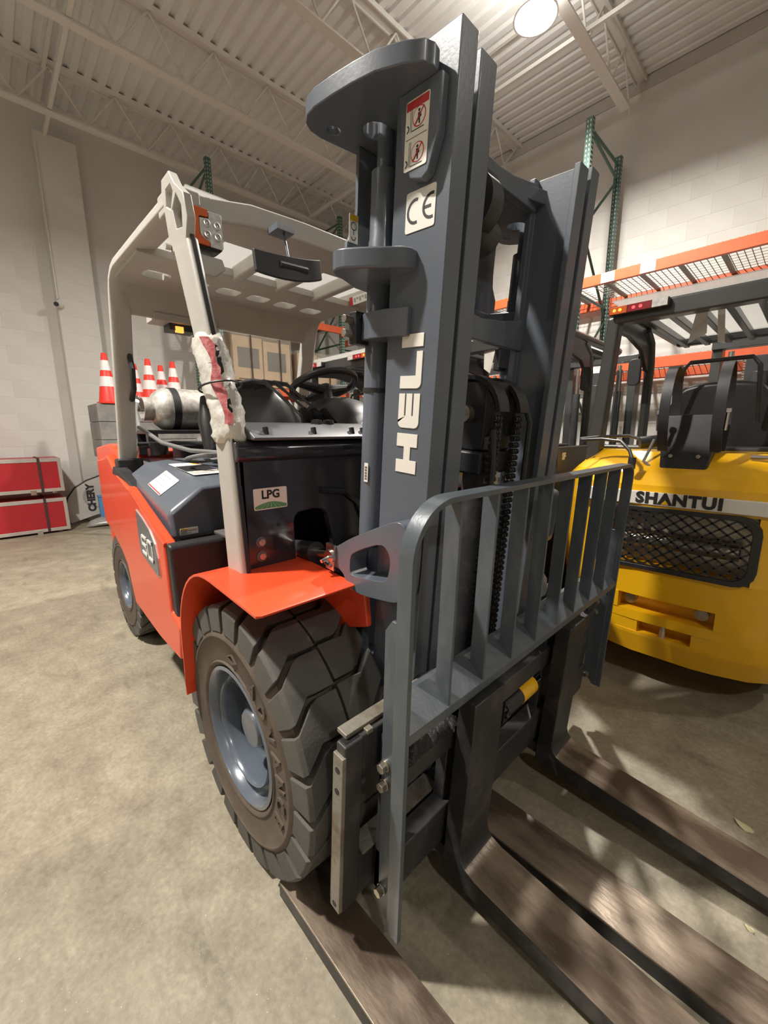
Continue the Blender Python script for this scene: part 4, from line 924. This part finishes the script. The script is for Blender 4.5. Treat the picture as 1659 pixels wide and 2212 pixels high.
    m_ = MB(X).prism([(-.105, .13), (.105, .13), (.10, .02), (.085, -.13), (-.085, -.13), (-.10, .02)], 1, -.06, .10)
    cr = O('bottle_cradle', m_, 'black', t, bevel=.01)
    O('cradle_roller', MB(X).cyl((-.11, -.05, -.145), (.11, -.05, -.145), .014, n=12).cyl((-.05, -.07, -.06), (-.05, -.06, -.06), .008).cyl((.05, -.07, -.06), (.05, -.06, -.06), .008), 'zinc', cr)
    for s in (-1, 1):
        P_ = [(s * .093, .12 + .10 * cos(a), 1.44 + .19 * sin(a)) for a in [rad(q) for q in range(-60, 241, 12)]]
        m_ = MB(); L_ = []
        for (x, y, z) in P_:
            L_.append([Vector((x - .019, y, z)), Vector((x + .019, y, z)), Vector((x + .019, y * 1 + (y - .12) * .05, z + (z - 1.44) * .03)), Vector((x - .019, y + (y - .12) * .05, z + (z - 1.44) * .03))])
        O('bottle_band', m_.loft(L_), 'plastic', cr, ang=60)
        O('latch', MB().cyl((s * .115, .05, 1.36), (s * .118, .04, 1.43), .008, n=8).cyl((s * .115, .05, 1.43), (s * .115, .05, 1.445), .013, n=10), 'chrome', cr)
    O('support_arm', MB().tube([(.10, .10, 1.17), (.22, .13, 1.19), (.30, .13, 1.19), (.30, .15, 1.25), (.20, .15, 1.25)], .009, 8), 'wire', cr)
    O('support_arm', MB().tube([(-.14, .12, 1.32), (-.17, .10, 1.22), (-.12, .10, 1.18)], .007, 8), 'wire', cr)
    # hose and coupling
    O('supply_hose', MB().tube([(-.22, .30, 1.31), (-.30, .30, 1.335), (-.42, .26, 1.33), (-.50, .20, 1.32), (-.46, .12, 1.315), (-.36, .10, 1.32), (-.27, .09, 1.31), (-.21, .02, 1.27), (-.19, .0, 1.23)], .008, 8).cyl((-.19, 0, 1.24), (-.19, -.005, 1.19), .016).cyl((-.24, .28, 1.30), (-.16, .32, 1.31), .03), 'plastic', t)
    # mast
    for s in (-1, 1):
        O('mast_rail', MB().box((s * .34, 2.50, .15), (s * .27, 2.66, 2.1)), 'charcoal', t, bevel=.004)
        lc = O('lift_cylinder', MB().cyl((s * .20, 2.45, .2), (s * .20, 2.45, 1.75), .035, n=16), 'charcoal', t)
        O('rod', MB().cyl((s * .20, 2.45, 1.75), (s * .20, 2.45, 2.0), .02, n=16), 'chrome', lc)
    O('mast_crosshead', MB().box((-.34, 2.46, 2.03), (.34, 2.56, 2.09)).box((-.10, 2.44, 1.70), (.10, 2.56, 1.95)).cyl((.0, 2.42, 1.0), (.0, 2.42, 1.82), .05, n=20).m(1).cyl((0, 2.42, 1.6), (0, 2.42, 1.75), .028), ['charcoal', 'chrome'], t, bevel=.004)
    m_ = MB()
    for s in (-1, 1):
        for i in range(50): m_.cyl((s * .10 - .018, 2.47, .95 + i * .02), (s * .10 + .018, 2.47, .95 + i * .02), .006, n=6)
    O('mast_chain', m_, 'zinc', t, kind='stuff', smooth=False)
    O('mast_hose', MB().tube([(.20, 2.40, 1.95), (.20, 2.38, 1.0)], .008).tube([(.235, 2.40, 1.95), (.235, 2.38, 1.0)], .008), 'plastic', t)
    O('carriage', MB().box((-.5, 2.72, .35), (.5, 2.76, .45)).box((-.5, 2.72, .05), (.5, 2.76, .15)).box((-.45, 2.76, .03), (-.33, 2.80, .5)).box((.33, 2.76, .03), (.45, 2.80, .5)), 'charcoal', t, bevel=.003)
    O('truck_chassis', MB().box((-.42, .5, .20), (.42, 2.45, .90)), 'black', t, bevel=.01)
    def grow(o, k, drop):
        for c in o.children:
            if c.type == 'MESH' and not c.name.startswith(('rear_wheel', 'front_wheel')) and not c.data.get('grown'):
                for v_ in c.data.vertices: v_.co = v_.co * k - Vector((0, 0, drop))
                c.data['grown'] = 1
            elif c.type == 'MESH' and not c.data.get('grown'):
                for v_ in c.data.vertices: v_.co = v_.co * k
                c.data['grown'] = 1
            grow(c, k, drop)
    grow(t, 1.095, .129)      # this make is a little larger and sits lower on its wheels
    return t
t1 = rear_truck(.735, 1.15, 'yellow', 'bright yellow forklift seen from behind with a black mesh grille', 'SHANTUI')
t2 = rear_truck(-.655, 1.26, 'charcoal', 'dark grey forklift standing between the yellow one and the orange one', None, band='charcoal')
sp_ = O('side_panel', MB().box((.615, .26, .80), (.655, 1.15, 1.26)), 'charcoal', t2, bevel=.01)
O('side_lettering', MB().text('SF', .060, frame((.657, .34, 1.195), (0, 1, 0), (0, 0, 1)), .002, .003), 'white', sp_, smooth=False)
t3 = rear_truck(-2.02, .97, 'charcoal', 'farthest dark forklift, its tail lamps showing over the orange truck\'s steering wheel', None, band='charcoal')
for t_ in (t2,):
    O('protective_film', MB().add([(.0, .36, 1.95), (.10, .35, 1.95), (.08, .32, 1.78), (.02, .33, 1.82)], [(0, 1, 2, 3)]), 'wrap', t_)
O('protective_film', MB().add([(-.12, .52, 1.98), (-.07, .52, 1.98), (-.06, .50, 1.86), (-.14, .51, 1.82)], [(0, 1, 2, 3)]).add([(-.03, .52, 1.98), (.0, .52, 1.98), (.02, .51, 1.80), (-.01, .50, 1.81)], [(0, 1, 2, 3)]), 'wrap', t1)

# ================================================================== PALLET RACKS
def upright(o, d, h):
    """frame with front post at o and rear post at o + d (local), height h -> parts"""
    o = Vector(o); d = Vector(d)
    parts = []
    for p in (o, o + d):
        ou = MB().box(p + Vector((-.04, -.035, 0)), p + Vector((.04, .035, h)))
        parts.append((ou, p))
    return parts
def rack(name, label, loc, rz, nb, bay, depth, h, levels, labels=True, deck=True):
    """local: beams along x, front at y=0, rear at y=depth"""
    t = thing(name, label, 'rack', loc, rz)
    for i in range(nb + 1):
        x = i * bay
        for y in (0, depth):
            p = O('post', MB().box((x - .04, y - .035, 0), (x + .04, y + .035, h)), 'teal', t, bevel=.004)
            m_ = MB(); z = .1
            while z < h - .05:
                for dx in (-.017, .017):
                    m_.prism([(x + dx - .006, z), (x + dx + .006, z), (x + dx + .004, z + .022), (x + dx - .004, z + .022)], 1, y - .0365, y - .035)
                for dy in (-.015, .015): m_.box((x - .0415, y + dy - .005, z), (x - .04, y + dy + .005, z + .02)); m_.box((x + .0415, y + dy - .005, z), (x + .04, y + dy + .005, z + .02))
                z += .0508
            O('punched_holes', m_, 'wall', p, smooth=False, kind='stuff')
        z = .25; up = True
        while z < h - .2:
            z2 = min(z + .9, h - .12)
            O('brace', MB().cyl((x, .0, z if up else z2), (x, depth, z2 if up else z), .018, n=6), 'teal', t); up = not up; z = z2
        for z in (.2, 1.6, 3.1, h - .1): O('brace', MB().cyl((x, 0, z), (x, depth, z), .018, n=6), 'teal', t)
    for b in range(nb):
        for z in levels:
            for y in (-.045, depth + .045 - .0):
                s_ = 1 if y < 0 else -1
                bm_ = O('beam', MB().prism([(y - .025, z), (y - .025, z - .12), (y + .025, z - .12), (y + .025, z)], 0, b * bay + .04, (b + 1) * bay - .04), 'beam', t, bevel=.004)
                for xe in (b * bay + .04, (b + 1) * bay - .04):
                    O('beam_end', MB().box((xe - .02, y - .03, z - .17), (xe + .02, y + .03, z + .02)), 'beam', bm_, bevel=.003)
                if labels and y < 0:
                    for xl in (.30, .72):
                        lb = MB().box((b * bay + xl, y - .027, z - .115), (b * bay + xl + .15, y - .0255, z - .005)); lb.m(1)
                        for k_ in range(5): lb.box((b * bay + xl + .03 + k_ * .018, y - .0285, z - .055), (b * bay + xl + .042 + k_ * .018, y - .027, z - .04))
                        O('location_label', lb, ['white', 'greyink'], bm_, smooth=False)
            if deck:
                m_ = MB(); zz = z + .004
                x = b * bay + .06
                while x < (b + 1) * bay - .05:
                    m_.box((x - .003, -.06, zz - .003), (x + .003, depth + .06, zz + .003)); x += .063
                y = -.05
                while y < depth + .06:
                    m_.box((b * bay + .05, y - .003, zz - .006), ((b + 1) * bay - .05, y + .003, zz - .001)); y += .10
                dk = O('wire_deck', m_, 'wire', t, smooth=False)
                for k_ in range(6):
                    x = b * bay + .25 + k_ * .39
                    O('deck_channel', MB().box((x - .02, -.04, zz - .035), (x + .02, depth + .04, zz - .007)), 'wire', dk)
    return t
rack('pallet_rack', 'green and orange pallet rack standing along the right wall behind the yellow forklift', (-6.10, 4.58, 0), 0, 4, 2.44, 1.03, 5.03, (2.19, 3.24))
rack('pallet_rack', 'green and orange pallet rack against the far wall with wrapped pallets', (-5.62, 1.76, 0), pi / 2, 1, 2.46, 1.03, 5.35, (2.13, 3.38))

_rk = [o for o in bpy.data.objects if o.name.startswith('pallet_rack')][-1]
_lb = MB().box((.02, -.050, 1.90), (.14, -.046, 2.0)); _lb.m(1).text('A1', .07, frame((.08, -.0505, 1.95), (1, 0, 0), (0, 0, 1)), .001, .001)
O('aisle_label', _lb, ['yellowink', 'ink'], _rk, smooth=False)
# wrapped pallets on the rear rack: local world coords
def wrapped_pallet(x, y, z, w_, d_, h_, label):
    t = thing('wrapped_pallet', label, 'pallet', (x, y, z))
    for yy in (-w_ / 2, -w_ / 4, 0, w_ / 4, w_ / 2 - .09): O('deck_board', MB().box((-d_ / 2, yy, .10), (d_ / 2, yy + .09, .12)), 'wood', t)
    for xx in (-d_ / 2, -.04, d_ / 2 - .08): O('stringer', MB().box((xx, -w_ / 2, 0), (xx + .08, w_ / 2, .10)), 'wood', t)
    b_ = O('carton', MB().box((-d_ / 2 + .02, -w_ / 2 + .02, .12), (d_ / 2 - .02, -.01, h_)), 'kraft', t, bevel=.01)
    O('carton', MB().box((-d_ / 2 + .02, .01, .12), (d_ / 2 - .02, w_ / 2 - .02, h_ - .03)), 'kraft', t, bevel=.01)
    O('black_insert', MB().box((d_ / 2 - .03, -w_ / 2 + .1, .30), (d_ / 2 - .012, -.08, h_ - .18)).box((d_ / 2 - .03, .08, .28), (d_ / 2 - .012, w_ / 2 - .12, h_ - .2)), 'mirrorblack', t)
    m_ = MB(); L_ = []
    for i in range(9):
        z_ = .10 + (h_ - .06) * i / 8; ring_ = []
        for (a, b) in rrect(-d_ / 2 - .005, -w_ / 2 - .005, d_ / 2 + .005, w_ / 2 + .005, .05, 5): ring_.append(Vector((a + random.uniform(-.006, .012) * (1 if a > 0 else -1), b + random.uniform(-.006, .012) * (1 if b > 0 else -1), z_ + random.uniform(-.01, .01))))
        L_.append(ring_)
    O('stretch_film', m_.loft(L_), 'wrapfilm', t, ang=70)
    for yy in (-w_ * .22, w_ * .27): O('strap', MB().box((d_ / 2 + .018, yy, .02), (d_ / 2 + .021, yy + .025, h_ + .02)).box((-d_ / 2, yy, h_ + .015), (d_ / 2 + .02, yy + .025, h_ + .02)), 'strap', t)
wrapped_pallet(-6.18, 2.52, 2.16, 1.12, 1.0, .80, 'tall shrink-wrapped pallet of brown cartons on the far rack, left of the two')
wrapped_pallet(-6.18, 3.66, 2.16, .92, 1.0, .66, 'shorter shrink-wrapped pallet of brown cartons on the far rack, right of the two')
t = thing('carton', 'tall brown carton standing on the top shelf of the far rack', 'box', (-6.1, 3.75, 3.40))
O('box_body', MB().box((-.25, -.22, 0), (.25, .22, .75)), 'kraft', t, bevel=.006); O('tape', MB().box((.2505, -.03, .1), (.252, .03, .75)), 'wood', t)
# ================================================================== THINGS BY THE LEFT WALL
def case(z, label):
    t = thing('flight_case', label, 'case', (-6.42, -1.30, z), group='red flight cases')
    W2, D2, H = .845, .30, .46
    b_ = O('body', MB().box((-D2, -W2, .02), (D2, W2, H - .01)), 'case', t)
    for (a, b) in (((-D2 - .004, -W2 - .004, .0), (D2 + .006, W2 + .006, .045)), ((-D2 - .004, -W2 - .004, H - .05), (D2 + .006, W2 + .006, H))):
        O('edge_strip', MB().box((a[0], a[1], a[2]), (b[0], b[1], b[2])) if False else MB().box((D2, -W2 - .006, a[2]), (D2 + .008, W2 + .008, b[2])).box((-D2, W2, a[2]), (D2 + .008, W2 + .008, b[2])), 'alu', t, bevel=.002)
    for y in (-W2, W2): O('corner_strip', MB().box((D2, y - .03 if y > 0 else y, .0), (D2 + .009, y + (.009 if y > 0 else .03), H)), 'alu', t)
    O('lid_panel', MB().box((-D2, -W2, H - .01), (D2, W2, H - .002)), 'case', t)
    O('latch', MB().box((D2 + .008, W2 - .36, -.03), (D2 + .02, W2 - .30, .03)).cyl((D2 + .01, W2 - .33, .0), (D2 + .03, W2 - .33, .0), .018), 'chrome', t)
    O('foot', MB().lathe([(.03, 0), (.03, -.03), (.001, -.03)], (.2, W2 - .1, 0), ax=2, n=12).lathe([(.03, 0), (.03, -.03), (.001, -.03)], (.2, -W2 + .1, 0), ax=2, n=12).lathe([(.03, 0), (.03, -.03), (.001, -.03)], (-.2, W2 - .1, 0), ax=2, n=12).lathe([(.03, 0), (.03, -.03), (.001, -.03)], (-.2, -W2 + .1, 0), ax=2, n=12), 'alu', t)
    O('strap', MB().box((D2 + .010, W2 - .245, -.0), (D2 + .013, W2 - .215, H + .004)).box((-D2, W2 - .245, H + .002), (D2 + .013, W2 - .215, H + .005)), 'strap', t)
case(.03, 'red flight case with aluminium edges on the floor, under the other one')
case(.585, 'red flight case with aluminium edges lying on top of the other one')
for o in list(bpy.data.objects):
    pass
t = thing('security_camera', 'small white dome camera on the wall pilaster', 'camera', (XL + .23, -.12, 3.22))
O('mount', MB().cyl((0, .02, 0), (.02, .0, 0), .045, n=24).cyl((.02, 0, 0), (.07, -.03, -.01), .04, .036, n=24), 'white', t)
O('camera_eye', MB().cyl((.07, -.03, -.01), (.085, -.04, -.012), .030, n=24), 'mirrorblack', t)
# banner
t = thing('pop_up_banner', 'silver pop-up banner with black rim leaning behind the red cases', 'banner', (-6.55, .0, 0))
pts = [(-.45, .10), (-.42, .30), (-.38, .42), (-.28, .56), (-.12, .66), (.08, .73), (.35, .80), (.60, .78), (.78, .60), (.80, .36), (.62, .20), (.30, .14), (-.05, .12), (-.38, .03)]
X = Matrix.Rotation(rad(-8), 4, 'Y')
m_ = MB(X).prism([(y, z) for y, z in pts], 0, -.006, .006); O('fabric', m_, 'cloth', t)
O('rim', MB(X).tube([(0, y, z) for y, z in pts[1:11]], .012, 8), 'ink', t)
m_ = MB(X).text('CHERY', .135, X @ frame((.008, -.085, .39), (0, .02, 1), (0, -1, 0)) if False else frame((.008, -.085, .39), (0, .02, 1), (0, -1, 0)), .001, .008)
O('banner_lettering', m_, 'ink', t, smooth=False)
ro = arc(-.02, .40, .175, 100, 420, 22); ri_ = arc(-.02, .385, .135, 420, 100, 22)
O('banner_emblem', MB(X).prism(ro + ri_, 0, .0065, .0075), 'greyink', t, smooth=False)
t = thing('carry_bag', 'shiny silver carry bag on the floor under the banner', 'bag', (-6.20, .05, 0))
m_ = MB(); L_ = []
for i in range(12):
    a = i / 11; y = -.30 + .7 * a; r = (.02 + .085 * sin(pi * min(1, max(.0, a))) ** .5)
    L_.append([Vector((1.6 * r * cos(b), y, .0 + max(0.0, r * .62 * (1 + sin(b)) * (1 + .15 * sin(3 * b + i))))) for b in [2 * pi * j / 14 for j in range(14)]])
O('bag_body', m_.loft(L_), 'bag', t, ang=80)
t = thing('blue_box', 'narrow light blue plastic box in front of the banner, behind the silver bag', 'box', (-6.47, .03, 0))
O('box_body', MB().box((-.04, -.05, 0), (.04, .09, .40)), 'blue', t, bevel=.01); O('box_lid', MB().box((-.045, -.055, .40), (.045, .095, .43)), 'blue', t, bevel=.004)
# crate and cones
t = thing('crate', 'grey panelled crate on the bench, under the traffic cones', 'crate', (-5.25, .42, 1.07))
for i in range(3): O('crate_panel', MB().box((-.30, -.55, i * .222 + .002), (.30, .60, i * .222 + .219)), 'crate', t, bevel=.006)
O('crate_frame', MB().box((-.28, -.53, .001), (.28, .58, .665)), 'black', t)
t = thing('bench', 'dark steel bench carrying the grey crate behind the orange forklift', 'bench', (-5.25, .42, 0))
O('bench_top', MB().box((-.30, -.50, 1.02), (.30, .60, 1.07)), 'black', t, bevel=.005)
for x in (-.26, .26):
    for y in (-.20, .55): O('leg', MB().box((x - .025, y - .025, 0), (x + .025, y + .025, 1.02)), 'black', t, bevel=.003)
def cone(x, y, z, h, label):
    t = thing('traffic_cone', label, 'cone', (x, y, z), group='red and white traffic cones')
    rb, rt = .115, .028
    def rr_(a): return rb + (rt - rb) * a
    O('cone_body', MB().lathe([(rr_(.02), .0 + .02 * h), (rr_(1), h), (rt * .8, h + .005), (.001, h + .005)], ax=2, n=32), 'cone', t, ang=50)
    O('base', MB().prism(rrect(-.12, -.12, .12, .12, .03, 3), 2, 0, .02), 'cone', t)
    for a, b in ((.34, .54), (.66, .86)): O('white_band', MB().lathe([(rr_(a) + .0015, .0 + a * h), (rr_(b) + .0015, b * h)], ax=2, n=32), 'conew', t)
for (x, y, h, lb) in ((-5.05, .03, .60, 'red and white traffic cone at the left end, left of the grey guard post'), (-5.41, .43, .56, 'red and white traffic cone half hidden by the right edge of the grey guard post'), (-5.02, .50, .58, 'red and white traffic cone, first one clear of the guard post on its right'), (-5.40, .76, .57, 'red and white traffic cone, second from the right in the row'), (-5.05, .81, .58, 'red and white traffic cone at the right end of the row')):
    cone(x, y, 1.736, h, lb)
# debris
for (x, y, s, lb) in ((1.149, .569, .028, 'pale dry leaf on the floor beyond the far fork'), (1.196, .187, .012, 'tiny yellow paper scrap on the floor between the forks')):
    m_ = MB(); L_ = [Vector((s * cos(a) * (1 + .2 * sin(3 * a)), .5 * s * sin(a), .004 + .004 * sin(2 * a))) for a in [2 * pi * i / 12 for i in range(12)]]
    m_.add([Vector((0, 0, .008))] + L_, [(0, i + 1, (i + 1) % 12 + 1) for i in range(12)]).add([p - Vector((0, 0, .003)) for p in L_], [tuple(range(11, -1, -1))])
    o = O('leaf' if s > .02 else 'paper_scrap', m_, 'leaf', None, label=lb, cat='litter'); o.location = (x, y, 0); o.rotation_euler = (0, 0, -.5)
